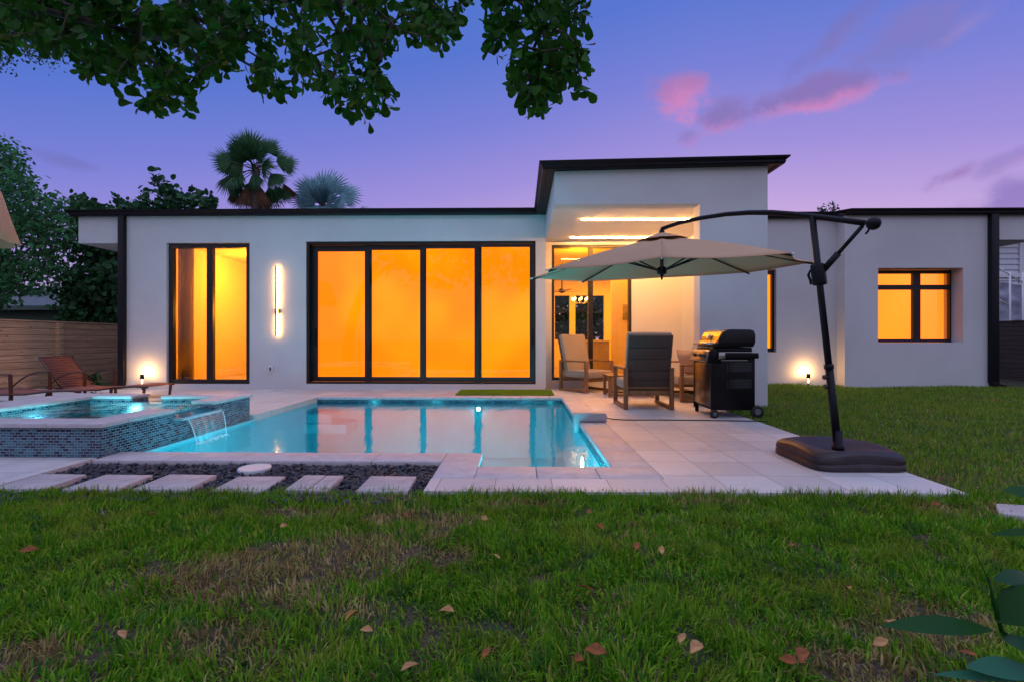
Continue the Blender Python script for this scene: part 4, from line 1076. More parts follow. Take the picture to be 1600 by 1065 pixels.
for t_ in (.0, .5, 1.0):
    row = [apex.lerp(rimv[k_ % 8], .015+.17*t_) + Vector((0, 0, .05 - .012*t_)) for k_ in range(9)]; rows.append(row)
m_.grid(rows, False); m_.build('vent', 'fabric_umbrella', can, solid=.003)
axis_ = (apex - sum(rimv, Vector((0, 0, 0)))/8).normalized()
hubp = apex - axis_*.36
m_ = MB(); m_.tube([apex+Vector((0, 0, .07)), hubp], .018, 12); m_.lathe(hubp, [(.03, -.03), (.05, -.02), (.05, .03), (.03, .05)], 16, axis_); m_.lathe(hubp-axis_*.06, [(.004, -.03), (.012, -.015), (.012, .01), (.02, .03)], 12, axis_)
m_.lathe(apex, [(.03, .0), (.028, .05), (.02, .08)], 16); m_.tube([bpts[0], apex+Vector((0, 0, .05))], .018, 10); m_.build('hub', 'black_metal', um)
for k_ in range(8):
    top = apex - axis_*.03; e_ = rimv[k_] - axis_*.016
    rb = MB().tube([top, top.lerp(e_, .5)+Vector((0, 0, .018)), e_], .009, 6).build('rib', 'black_metal', um)
    MB().tube([hubp, top.lerp(e_, .42)+Vector((0, 0, .008))], .008, 6).build('brace', 'black_metal', rb)
    MB().tube([rimv[k_]-axis_*.004, rimv[k_]+(rimv[k_]-apex).normalized()*.03], .010, 6).build('tip', 'plastic_white', rb)
# ---- folded umbrella at the left edge
D0 = 5.2
ap = D(-106, 262, D0)
fu = empty('folded_umbrella', (ap.x, ap.y, 0), 'beige half-folded patio umbrella cut off by the left edge of the photo', 'umbrella')
m_ = MB(); rows = []
prof = [(.0, 0.0), (.25, .03), (.45, .09), (.50, .16), (.545, .34), (.59, .52), (.655, .765)]
for r_, dz in prof:
    row = []
    for k_ in range(49):
        th_ = k_/48*6.2832; rr2 = r_*(1+.05*abs(math.sin(th_*4))*(-1) + .02)
        row.append((ap.x+rr2*math.cos(th_), ap.y+rr2*math.sin(th_), ap.z-dz+.02*abs(math.cos(th_*4))*(dz > .6)))
    rows.append(row)
m_.grid(rows); m_.build('canopy', 'fabric_umbrella', fu, solid=.005)
m_ = MB()
for k_ in range(8):
    th_ = k_/8*6.2832; m_.tube([(ap.x+r_*.97*math.cos(th_), ap.y+r_*.97*math.sin(th_), ap.z-dz-.01) for r_, dz in prof[1:]], .007, 6)
m_.build('rib', 'black_metal', fu)
m_ = MB(); m_.tube([(ap.x, ap.y, 0.06), (ap.x, ap.y, ap.z+.06)], .024, 12); m_.build('pole', 'black_metal', fu); MB().lathe((ap.x, ap.y, .004), [(.26, 0), (.26, .04), (.10, .06), (.04, .09)], 28).build('base', 'base_brown', fu)

# =================================================================== FENCES / NEIGHBOURS
def side_fence(x, y0, y1, top, mat, label, posts, right=False):
    e_ = empty('wooden_fence', (x, (y0+y1)/2, 0), label, 'fence')
    m_ = MB(); m_.box(x-.02, x, y0, y1, -.35, top); m_.build('board_panel', mat, e_)
    m_ = MB(); m_.box(x-.035, x+.02, y0, y1, top+.002, top+.03); m_.build('cap_rail', mat, e_)
    s_ = -1 if right else 1
    for y in posts: MB().box(x+.002 if not right else x-.115, x+.10 if not right else x-.022, y-.05, y+.05, -.3, top+.0).build('post', mat, e_)
    return e_
FXL = X(100, 10.8)
pl_ = []
side_fence(-10.28, 5.5, 24, 1.385, 'fence_wood', 'warm brown horizontal board wooden fence along the left side of the patio', [FPX*0+10.28/(812-78)*755, 8.2, 13.0, 15.4, 17.8])
side_fence(12.0, 7.5, 24, 1.44, 'fence_grey', 'dark weathered horizontal board fence beyond the right end of the house', [9.6, 14.6, 17], True)
# neighbour shed at left
nb = empty('neighbour_house', (-20, 19, 0), 'low dark green neighbouring building with grey shingle roof behind the left fence', 'house')
MB().box(-27, X(118, 18), 18, 24, -.3, 2.15).build('wall', 'green_wall', nb)
m_ = MB(); m_.prism([(17.6, 2.16), (17.6, 2.24), (21, 3.1), (24.4, 2.24), (24.4, 2.16)], -27.4, X(122, 18), 'x'); m_.build('roof', 'shingle', nb)
m_ = MB(); m_.box(-27.3, X(121, 18), 17.5, 17.6, 2.10, 2.26); m_.build('fascia', 'green_wall', nb)
# neighbour at right
nr = empty('neighbour_house', (20, 19, 0), 'white clapboard neighbouring house under construction past the right downspout', 'house')
m_ = MB(); Yn = 17.0; xa = X(1545, Yn)
for i in range(26): 
    z0 = .0+i*.19; m_.prism([(Yn, z0), (Yn-.03, z0+.005), (Yn, z0+.185), (Yn+.1, z0+.185), (Yn+.1, z0)], xa, xa+8, 'x')
m_.build('siding_wall', 'siding', nr)
m_ = MB(); m_.prism([(xa-.3, 4.55), (xa+8, 6.1), (xa+8, 6.25), (xa-.3, 4.7)], Yn-.4, Yn+.2, 'y'); m_.build('roof', 'roof_black', nr)
m_ = MB(); m_.box(X(1591, Yn), X(1597, Yn), Yn-.06, Yn-.03, 2.5, 4.6); m_.box(xa, xa+8, Yn-.07, Yn-.031, 3.15, 3.27); m_.build('trim', 'plastic_white', nr)
tp = empty('scaffold', (15.5, 15.5, 0), 'scaffold frame draped with wrinkled pale tarpaulin behind the right fence', 'scaffold')
m_ = MB(); Ys = 15.4; rows = []
for i in range(22):
    rows.append([])
    for j in range(40):
        xx = X(1553, Ys)+j*.08; zz = 1.2+i*.075
        rows[-1].append((xx, Ys+.09*mnoise.noise(Vector((xx*2.2, 0, zz*2.5)))+.05*mnoise.noise(Vector((xx*6, 3, zz*5))), zz+.10*mnoise.noise(Vector((xx*1.5, 7, 0)))))
m_.grid(rows); m_.build('tarpaulin', 'tarp', tp)
m_ = MB()
for px in (1560, 1578, 1598, 1625): m_.tube([(X(px, Ys-.2), Ys-.2, 0), (X(px, Ys-.2), Ys-.2, 3.1)], .025, 8)
m_.tube([(X(1550, Ys-.2), Ys-.2, 3.35), (X(1600, Ys-.2), Ys-.2, 2.75)], .022, 8); m_.tube([(X(1550, Ys-.2), Ys-.2, 2.35), (X(1575, Ys-.2), Ys-.2, 2.1)], .022, 8)
m_.build('frame', 'plastic_white', tp)

# =================================================================== VEGETATION
def leaf_mesh(P, A, Nn, Ln, Wd, shape, off, fold=.25):
    """P base pts, A axis unit, Nn normal-ish, shape: list of (t, halfwidth); returns verts, faces"""
    n = len(P); A = A/np.linalg.norm(A, axis=1, keepdims=True); Sd = np.cross(A, Nn); Sd /= np.linalg.norm(Sd, axis=1, keepdims=True)+1e-9; Up = np.cross(Sd, A)
    k = len(shape); L = []
    for t_, h_ in shape:
        mid = P + A*(t_*Ln)[:, None] - Up*((t_**2)*.18*Ln)[:, None]
        if h_ == 0: L.append((mid, None, None))
        else: L.append((mid, mid+Sd*(h_*Wd)[:, None]+Up*(fold*h_*Wd)[:, None], mid-Sd*(h_*Wd)[:, None]+Up*(fold*h_*Wd)[:, None]))
    vs = []; idx = []
    for m_, l_, r_ in L:
        a = len(vs); vs.append(m_)
        if l_ is not None: vs += [l_, r_]; idx.append((a, a+1, a+2))
        else: idx.append((a, a, a))
    faces = []
    for i in range(k-1):
        (m0, l0, r0), (m1, l1, r1) = idx[i], idx[i+1]
        for s0, s1 in ((l0, l1), (r0, r1)):
            f = [m0, m1]
            if s1 != m1: f.append(s1)
            if s0 != m0: f.append(s0)
            if len(f) > 2: faces.append(f if s0 == l0 and s1 == l1 else f[::-1])
    nv = len(vs); V_ = np.stack(vs, 1).reshape(-1, 3) - off
    return V_, faces, nv, n
def leaves_obj(name, P, A, Nn, Ln, Wd, shape, mat, parent, fold=.25):
    off = np.array(wloc(parent)) if parent is not None else np.zeros(3)
    V_, faces, nv, n = leaf_mesh(P, A, Nn, Ln, Wd, shape, off, fold)
    me = bpy.data.meshes.new(name); me.vertices.add(len(V_)); me.vertices.foreach_set('co', V_.ravel())
    lt = [len(f) for f in faces]; pat = np.concatenate([np.array(f) for f in faces])
    li = (np.arange(n)[:, None]*nv + pat[None, :]).ravel(); st = np.concatenate([[0], np.cumsum(lt)[:-1]])
    ls = (np.arange(n)[:, None]*sum(lt) + st[None, :]).ravel()
    me.loops.add(len(li)); me.loops.foreach_set('vertex_index', li.astype(np.int32)); me.polygons.add(len(ls)); me.polygons.foreach_set('loop_start', ls.astype(np.int32))
    me.update(calc_edges=True); me.validate(); me.materials.append(MATS[mat])
    me.polygons.foreach_set('use_smooth', [True]*len(me.polygons))
    o = bpy.data.objects.new(name, me); COL.objects.link(o); o.parent = parent; return o
OBOV = [(0, .03), (.25, .16), (.55, .40), (.80, .50), (.95, .33), (1.03, 0)]
OVAL = [(0, .05), (.3, .42), (.65, .45), (1.0, 0)]
ROUND = [(0, .12), (.25, .46), (.6, .52), (.9, .28), (1.0, 0)]
LANCE = [(0, .04), (.2, .30), (.45, .5), (.7, .40), (.9, .16), (1.0, 0)]
def in_poly(x, y, poly):
    c = False; n = len(poly); j = n-1
    for i in range(n):
        xi, yi = poly[i]; xj, yj = poly[j]
        if ((yi > y) != (yj > y)) and (x < (xj-xi)*(y-yi)/(yj-yi)+xi): c = not c
        j = i
    return c
def connect(clusters, seeds, r_tip=.004, maxr=.05, jitter=.0):
    """grow twigs: connect every cluster to the nearest node already in the tree; thicken by load"""
    nodes = [Vector(s_) for s_ in seeds]; par = [-1]*len(nodes)
    order = sorted(clusters, key=lambda c_: min((c_-s_).length for s_ in nodes[:len(seeds)]))
    arr = np.array([tuple(n_) for n_ in nodes])
    for c_ in order:
        d = np.linalg.norm(arr-np.array(c_), axis=1); i = int(d.argmin())
        a = nodes[i]; L = d[i]
        if L > .35:
            mid = a.lerp(c_, .5)+Vector((random.uniform(-1, 1), random.uniform(-1, 1), random.uniform(-.2, 1)))*L*.10
            nodes.append(mid); par.append(i); i = len(nodes)-1; arr = np.vstack([arr, tuple(mid)])
        nodes.append(Vector(c_)); par.append(i); arr = np.vstack([arr, tuple(c_)])
    load = [1]*len(nodes)
    for i in range(len(nodes)-1, -1, -1):
        if par[i] >= 0: load[par[i]] += load[i]
    m_ = MB()
    for i in range(len(nodes)):
        if par[i] >= 0 and (nodes[i]-nodes[par[i]]).length > .01:
            r1 = min(maxr, r_tip*math.sqrt(load[i])); r0 = min(maxr, r_tip*math.sqrt(load[i]+1))
            m_.tube([nodes[par[i]], nodes[i]], [r0, r1], 5, cap=False)
    return m_
def clusters_leaves(cl, per, spread, ln, wd, droop=-.3, seed_dir=None, jit=.35):
    """whorls of leaves around each cluster point"""
    P = []; A = []; Nn = []; Ln = []; Wd = []
    for c_ in cl:
        ax = Vector((random.gauss(0, .5), random.gauss(0, .5), random.gauss(droop, .45))).normalized()
        a1 = ax.orthogonal().normalized(); a2 = ax.cross(a1)
        for k_ in range(per):
            th_ = k_*2.4+random.random(); op = random.uniform(.35, 1.25)
            d = (ax*math.cos(op)+(a1*math.cos(th_)+a2*math.sin(th_))*math.sin(op)).normalized()
            b_ = Vector(c_)+Vector((random.gauss(0, spread), random.gauss(0, spread), random.gauss(0, spread)))
            nn = (ax*.8+Vector((0, 0, .5))+Vector((random.gauss(0, jit), random.gauss(0, jit), random.gauss(0, jit))))
            P.append(b_); A.append(d); Nn.append(nn); s_ = random.uniform(.6, 1.15); Ln.append(ln*s_); Wd.append(wd*s_*random.uniform(.85, 1.15))
    return np.array(P), np.array(A), np.array(Nn), np.array(Ln), np.array(Wd)
def tree_from_poly(name, label, poly, d0, d1, n, per, spread, ln, wd, shape, mat, trunk, seeds_fn, holes=(), extra=(), droop=-.3, maxr=.05, r_tip=.004, edge=0, group=None, bark='bark', thin=0):
    xs = [p[0] for p in poly]; ys = [p[1] for p in poly]; cl = []
    tries = 0
    while len(cl) < n and tries < n*60:
        tries += 1; px, py = random.uniform(min(xs), max(xs)), random.uniform(min(ys), max(ys))
        if not in_poly(px, py, poly): continue
        if thin and mnoise.noise(Vector((px/38., py/38., 3.3))) > thin: continue
        if any(((px-hx)/hw)**2+((py-hy)/hh)**2 < 1 for hx, hy, hw, hh in holes): continue
        cl.append(D(px, py, random.uniform(d0, d1)))
    cl += [Vector(e_) for e_ in extra]
    b_ = trunk[0][0]
    root = empty(name, tuple(b_), label, 'tree', group)
    m_ = MB(); m_.tube([p_ for p_, r_ in trunk], [r_ for p_, r_ in trunk], 12); seeds = seeds_fn
    for s_ in seeds: m_.tube([Vector(q_[0]) for q_ in s_], [q_[1] for q_ in s_], 8)
    m_.build('trunk', bark, root)
    sd = [Vector(q_[0]) for s_ in seeds for q_ in s_] + [p_ for p_, r_ in trunk[len(trunk)//2:]]
    connect(cl, sd, r_tip, maxr).build('branch', bark, root, fixn=False)
    P, A, Nn, Ln, Wd = clusters_leaves(cl, per, spread, ln, wd, droop)
    leaves_obj('crown', P, A, Nn, Ln, Wd, shape, mat, root)
    return root
def seg(pts, r0, r1):
    n = len(pts); return [(Vector(p_), r0+(r1-r0)*i/(n-1)) for i, p_ in enumerate(pts)]
# 1 almond-like tree overhanging the lawn
poly = [(-30, -40), (-30, 60), (90, 60), (110, 85), (135, 108), (165, 100), (176, 118), (200, 128), (208, 152), (235, 166), (268, 172), (292, 166), (300, 140), (322, 128), (345, 96), (380, 104), (405, 128), (440, 142), (470, 130), (500, 122), (522, 150), (545, 176), (575, 178), (592, 150), (604, 128), (592, 95), (600, 70), (650, 72), (688, 60), (700, 38), (722, 12), (735, -40)]
poly2 = [(752, -40), (768, 55), (790, 80), (795, 108), (812, 125), (822, 160), (838, 172), (855, 160), (868, 138), (890, 142), (918, 136), (918, 112), (905, 95), (908, 60), (905, -40)]
extra = []
def pcl(poly, n, d0, d1):
    xs = [p[0] for p in poly]; ys = [p[1] for p in poly]; out = []
    while len(out) < n:
        px, py = random.uniform(min(xs), max(xs)), random.uniform(min(ys), max(ys))
        if in_poly(px, py, poly): out.append(D(px, py, random.uniform(d0, d1)))
    return out
extra += pcl([(a_, b_+10) for a_, b_ in poly2], 110, 3.3, 4.1)
for k_ in range(130):    # crown above and behind the viewer
    x = random.uniform(-5.5, 2.2); y = random.uniform(-2.5, 4.4); zmin = 3.25 if y < 1.5 else 1.0+ (y+.3)*.74+.15
    extra.append(Vector((x, y, zmin+random.uniform(.1, 1.5))))
T = Vector((-6.4, 2.2, -.05))
trunk = seg([T, T+Vector((.08, .02, 1.0)), T+Vector((.3, .05, 2.0)), T+Vector((.7, .1, 3.0)), T+Vector((1.2, .1, 3.9))], .20, .13)
sd = [seg([(-5.9, 2.3, 2.6), (-4.8, 2.9, 3.5), (-3.4, 3.4, 3.9), (-1.8, 3.7, 4.05), (-.4, 3.8, 4.0), (.35, 3.75, 3.8)], .085, .025),
      seg([(-5.6, 2.3, 3.1), (-4.4, 1.6, 4.2), (-2.8, .9, 4.8), (-1.0, .6, 5.0), (.8, .6, 5.0)], .08, .03),
      seg([(-4.8, 2.9, 3.5), (-3.6, 3.5, 3.45), (-2.7, 3.8, 3.35)], .04, .015), seg([(-1.8, 3.7, 4.05), (-1.3, 3.75, 3.6), (-1.1, 3.8, 3.2)], .03, .012),
      seg([(-.4, 3.8, 4.0), (.15, 3.75, 3.5), (.25, 3.7, 3.1)], .025, .010)]
tree_from_poly('shade_tree', 'broad-leaved tree whose dark leafy branches hang over the top left of the view', [(a_, b_+6) for a_, b_ in poly], 3.3, 4.8, 600, 9, .035, .105, .066, OBOV, 'leaf_almond', trunk, sd,
               holes=((150, 55, 8, 10), (385, 68, 14, 6), (395, 20, 12, 8), (270, 55, 7, 9), (258, 76, 8, 6), (455, 25, 8, 14), (560, 85, 7, 22), (610, 20, 8, 16)), extra=extra, droop=-.55, maxr=.035, r_tip=.0035, thin=.22)
# 2 fine-leaved tree at the upper-left corner
T = Vector((-12.5, 9.5, -.05)); trunk = seg([T, T+Vector((.1, 0, 2.5)), T+Vector((.5, -.5, 5.0)), T+Vector((1.5, -1.2, 7.2))], .16, .08)
poly = [(-60, -60), (-60, 95), (0, 105), (20, 112), (30, 80), (55, 95), (90, 100), (110, 60), (100, -60)]
tree_from_poly('feathery_tree', 'fine-leaved tree with hanging sprays in the top left corner', poly, 6.5, 8.0, 420, 9, .07, .055, .030, OVAL, 'leaf_fine', trunk, [seg([(-11.0, 8.3, 6.5), (-9.0, 7.5, 6.6), (-7.4, 7.0, 6.2)], .06, .015)], droop=-.8, maxr=.02, r_tip=.002)
# 3 big tree behind left fence
poly = [(-80, 190), (0, 222), (30, 240), (42, 272), (62, 300), (95, 318), (118, 345), (128, 372), (125, 400), (100, 392), (120, 430), (100, 455), (60, 425), (20, 470), (-80, 480)]
T = Vector((-15.6, 13.6, -.1)); trunk = seg([T, T+Vector((.2, 0, 1.5)), T+Vector((.5, .1, 3.0)), T+Vector((.8, .2, 4.6))], .22, .10)
tree_from_poly('leafy_tree', 'tall bright green tree rising behind the left fence', poly, 12.5, 15.5, 1100, 10, .16, .15, .085, OVAL, 'leaf_oak', trunk, [seg([(-15.2, 13.7, 2.5), (-14.6, 13.5, 3.6), (-14.0, 13.4, 4.6)], .10, .03), seg([(-15.2, 13.7, 2.5), (-14.0, 13.0, 3.0), (-13.0, 12.8, 3.6)], .09, .02), seg([(-14.9, 13.8, 3.5), (-15.2, 13.7, 5), (-15.4, 13.6, 6.2)], .08, .02)],
               holes=((38, 388, 22, 12), (118, 402, 18, 14), (85, 440, 20, 9), (20, 420, 10, 6)), maxr=.05)
# 4 small tree between fence and house
poly = [(112, 312), (150, 318), (175, 330), (192, 345), (192, 505), (110, 505), (96, 470), (112, 430), (125, 380), (120, 345)]
T = Vector((-12.0, 14.2, -.1)); trunk = seg([T, T+Vector((.0, 0, 1.2)), T+Vector((.1, .1, 2.6)), T+Vector((.2, .1, 3.6))], .12, .05)
tree_from_poly('round_leaf_tree', 'dark round-leaved tree squeezed between the left fence and the house corner', poly, 13.2, 15.2, 560, 9, .14, .15, .13, ROUND, 'leaf_round', trunk, [seg([(-12, 14.2, 1.5), (-12.4, 14, 2.4), (-12.6, 14, 3.2)], .05, .02), seg([(-11.9, 14.3, 2.0), (-11.6, 14.4, 3.2), (-11.4, 14.4, 4.2)], .05, .02)],
               holes=((128, 420, 14, 12), (182, 398, 7, 10), (60, 100, 1, 1)), maxr=.03)
# hedge masses beyond the left fence and house
def hedge(name, label, poly, d0, d1, n, mat, tx, ty):
    T = Vector((tx, ty, -.1)); trunk = seg([T, T+Vector((0, 0, 1.0)), T+Vector((.1, 0, 1.8))], .10, .05)
    return tree_from_poly(name, label, poly, d0, d1, n, 9, .2, .16, .11, OVAL, mat, trunk, [seg([T+Vector((0, 0, .8)), T+Vector((.5, 0, 1.6)), T+Vector((1, 0, 2))], .04, .02)], maxr=.03)
hedge('background_bush', 'dark bushy tree low behind the left fence above the shed', [(-60, 400), (20, 455), (60, 440), (110, 450), (125, 480), (120, 510), (-60, 470)], 20, 23, 420, 'leaf_round', -22, 21.5)
hedge('garden_hedge', 'dark hedge added outside the far kitchen windows to darken the panes behind the chandelier', [(855, 445), (960, 445), (960, 535), (855, 535)], 18.0, 19.6, 700, 'leaf_round', 1.8, 18.8)  # added to block the sky so the kitchen panes look dark
# 5 sea grape above the roof
poly = [(180, 345), (182, 308), (196, 318), (212, 318), (222, 300), (232, 296), (240, 312), (256, 308), (240, 280), (246, 276), (262, 290), (272, 302), (284, 310), (300, 300), (312, 298), (318, 310), (332, 306), (338, 345)]
T = Vector((-11.2, 17.2, -.1)); trunk = seg([T, T+Vector((.1, 0, 1.8)), T+Vector((.3, 0, 3.6)), T+Vector((.6, 0, 4.6))], .14, .06)
tree_from_poly('sea_grape_tree', 'round-leaved tree showing above the flat roof left of the palms', poly, 16.4, 17.6, 210, 6, .10, .19, .19, ROUND, 'leaf_grape', trunk, [seg([(-10.9, 17.2, 3.6), (-11.6, 17.1, 4.4), (-12.2, 17.0, 5.0)], .05, .02), seg([(-10.6, 17.2, 4.5), (-10.3, 17.1, 5.1)], .04, .015), seg([(-10.9, 17.2, 3.6), (-11.5, 17.1, 5.0), (-12.0, 17.0, 6.1)], .04, .012)], droop=.4, maxr=.02)
for (nm, lb, px, py0, py1, dd) in (('twig', 'tiny leafy treetop sprig above the right roof, right one of two', 1303, 345, 318, 16.0), ('twig', 'tiny leafy treetop sprig above the right roof, left one of two', 1287, 345, 323, 16.4)):
    b_ = D(px, 345, dd); T = Vector((b_.x, b_.y, -.1)); tp_ = D(px, py1+4, dd)
    trunk = seg([T, T+Vector((.05, 0, 2)), b_, tp_], .05, .012)
    tree_from_poly('slender_tree', lb, [(px-6, py1), (px+5, py1), (px+6, 340), (px-8, 340)], dd-.15, dd+.15, 16, 6, .03, .12, .05, LANCE, 'leaf_grape', trunk, [], maxr=.01, droop=.5)
# palms
def palm(name, label, px, py, dd, R0, fr, mat, seed, skirt=True, stiff=False):
    """fr: fronds as (angle in the facing plane deg, reach 0..1, depth lean, fan size, droop)"""
    rnd = random.Random(seed); c = D(px, py, dd); T = Vector((c.x, c.y, -.1))
    root = empty(name, tuple(T), label, 'palm tree')
    m_ = MB(); hts = np.linspace(0, 1, 26)
    m_.tube([T.lerp(c, h_) for h_ in hts], [.17-.05*h_+.012*(i % 2) for i, h_ in enumerate(hts)], 12); m_.build('trunk', 'palm_bark', root)
    P = [[], [], [], [], []]; PD = [[], [], [], [], []]; st = MB()
    fr = list(fr)
    for _ in range(5 if skirt else 1):
        an = rnd.uniform(-60, 240); dr0 = max(0, -math.sin(R(an)))*.7+rnd.uniform(-.05, .25)
        fr.append((an, rnd.uniform(.35, .62), rnd.uniform(-.9, .9), rnd.uniform(.32, .45), dr0, 0))
    for ang, reach, lean, fan, droop, dead in fr:
        a = R(ang); d = Vector((math.cos(a)*math.cos(lean), math.sin(lean), math.sin(a)*math.cos(lean)))
        reach *= .95 if not stiff else .9; fan *= 1.18 if not stiff else 1.1; hub = c + d*R0*reach; mid = c + d*R0*reach*.55 + Vector((0, 0, .05*R0*(1 if droop > 0 else 0)))
        st.tube([c, mid, hub], [.018, .013, .009], 5, cap=False)
        fd = (d*(1-abs(droop)*.6) + Vector((0, 0, -droop))).normalized()
        face = Vector((rnd.uniform(-.5, .5), -1, rnd.uniform(-.2, .5)))
        side = fd.cross(face).normalized(); nrm = side.cross(fd).normalized(); ns = 34
        for i in range(ns):
            b = (i/(ns-1)-.5)*R((125 if not stiff else 165) if not dead else 75)
            dv = fd*math.cos(b)+side*math.sin(b)+nrm*(.10*(i % 2)-.05) + Vector((0, 0, 0 if stiff else -.10-.30*abs(math.sin(b))))
            L_ = R0*fan*(.70+.30*math.cos(b))*rnd.uniform(.86, 1.10)
            for lst, v_ in zip(PD if dead else P, (tuple(hub), tuple(dv), tuple(nrm), L_, (.036 if not stiff else .042)*R0*fan/.5)): lst.append(v_)
    st.build('petiole', 'palm_dead' if skirt else 'palm_bark', root, fixn=False)
    SEG = [(0, .10), (.35, .5), (.55, .42), (.8, .2), (1.0, 0)]
    leaves_obj('frond', *[np.array(q_) for q_ in P], SEG, mat, root, .35)
    if PD[0]: leaves_obj('dead_frond', *[np.array(q_) for q_ in PD], SEG, 'palm_dead', root, .4)
palm('fan_palm', 'tall green fan palm with brown dead skirt rising behind the flat roof', 400, 266, 17, 1.45,
     [(78, .48, .2, .50, -.1, 0), (100, .50, -.2, .46, -.1, 0), (60, .55, .1, .34, 0, 0), (120, .42, -.5, .36, .2, 0), (150, .62, .1, .50, .1, 0), (168, .50, -.2, .40, .3, 0), (190, .50, .2, .42, .6, 0), (25, .55, .1, .36, .1, 0), (8, .75, -.1, .34, 0, 0), (-18, .50, -.3, .44, .5, 0),
      (200, .62, -.2, .44, .8, 0), (-40, .62, .1, .46, .7, 0), (-75, .20, -.7, .40, .6, 0), (-150, .55, .0, .46, .8, 0), (215, .75, .2, .42, .9, 1), (-25, .7, .3, .42, .8, 1), (-55, .50, .2, .5, .9, 0), (-125, .45, .3, .5, .9, 1), (-95, .35, 0, .55, 1, 1), (-85, .4, .3, .6, 1, 1), (-70, .5, -.2, .5, 1, 1), (-110, .5, -.2, .5, 1, 1), (90, .2, -1.0, .36, .2, 0), (88, .35, .9, .42, 0, 0), (75, .14, -1.1, .36, .3, 0), (95, .25, -.5, .50, .1, 0), (65, .28, -.6, .46, .1, 0), (125, .28, -.6, .46, .2, 0), (160, .3, -.6, .42, .4, 0), (15, .3, -.6, .40, .4, 0), (215, .35, -.6, .34, .6, 0)],
     'leaf_palm', 5)
palm('silver_palm', 'shorter silvery blue fan palm just right of the tall palm', 506, 322, 18, 1.35,
     [(128, .42, -.3, .58, 0, 0), (92, .52, .1, .62, 0, 0), (62, .50, -.2, .58, 0, 0), (28, .62, .1, .56, 0, 0), (150, .60, .2, .48, .1, 0), (75, .15, -.9, .60, 0, 0), (110, .25, .8, .6, 0, 0), (170, .45, -.5, .45, .3, 0), (5, .50, -.5, .50, .3, 0), (45, .85, .5, .40, 0, 0), (-10, 1.05, .1, .38, 0, 0), (90, .12, -1.0, .55, 0, 0), (30, .25, -.8, .5, 0, 0), (150, .25, -.8, .5, 0, 0), (-20, .2, -.9, .5, .2, 0), (200, .2, -.9, .5, .2, 0)],
     'leaf_silver', 9, False, True)
# ---- weed behind lounger
b_ = G(76, 624, 0); wd_ = empty('potted_weed', (b_.x, b_.y, 0), 'small dark leafy weed beside the fence behind the sun lounger', 'plant')
P, A, Nn, Ln, Wd = clusters_leaves([Vector((b_.x+random.uniform(-.08, .08), b_.y+.9, random.uniform(.05, .32))) for _ in range(14)], 6, .03, .13, .06, .8)
leaves_obj('foliage', P, A, Nn, Ln, Wd, LANCE, 'leaf_round', wd_); MB().tube([(b_.x, b_.y+.9, -.02), (b_.x+.02, b_.y+.9, .3)], .008, 6).build('stem', 'bark', wd_)
# ---- foreground plant, bottom right
fp = empty('broadleaf_plant', (1.62, 1.22, -.04), 'dark broad-leaved plant close to the camera in the bottom right corner', 'plant')
st = MB(); P = []; A = []; Nn = []; Ln = []; Wd = []; mats2 = []
def fleaf(b, t_, w_, mat, nrm=(0, -.6, .8)):
    b = Vector(b); t_ = Vector(t_); L_ = (t_-b).length
    leaves_obj('leaf', np.array([tuple(b)]), np.array([tuple((t_-b).normalized())]), np.array([nrm]), np.array([L_]), np.array([w_]), [(0, .04), (.08, .16), (.2, .32), (.35, .45), (.5, .5), (.65, .46), (.8, .33), (.92, .15), (1, 0)], mat, fp, .12)
s1_ = [Vector((1.62, 1.22, -.05)), D(1600, 1010, 1.2), D(1565, 985, 1.2), D(1552, 940, 1.2), D(1545, 900, 1.2)]
st.tube(s1_, [.007, .006, .005, .004, .002], 6)
s2_ = [Vector((1.62, 1.22, -.05)), D(1625, 900, 1.25), D(1615, 800, 1.3)]
st.tube(s2_, [.007, .005, .003], 6); st.build('stem', 'leaf_front', fp, fixn=False)
fleaf(D(1552, 984, 1.2), D(1404, 960, 1.12), .046, 'leaf_front')
fleaf(D(1556, 970, 1.2), D(1640, 918, 1.15), .085, 'leaf_front')
fleaf(D(1552, 905, 1.2), D(1650, 900, 1.25), .055, 'leaf_front')
fleaf(D(1552, 945, 1.2), D(1538, 850, 1.2), .017, 'leaf_front', (1, -.5, .2))
fleaf(D(1565, 990, 1.2), D(1640, 1020, 1.1), .07, 'leaf_front')
fleaf(D(1620, 1050, 1.15), D(1530, 1032, 1.1), .050, 'leaf_teal')
fleaf(D(1600, 1062, 1.15), D(1480, 1042, 1.1), .022, 'leaf_teal')
fleaf(D(1630, 775, 1.3), D(1574, 760, 1.3), .04, 'leaf_front')
fleaf(D(1630, 830, 1.3), D(1556, 828, 1.3), .022, 'leaf_front')
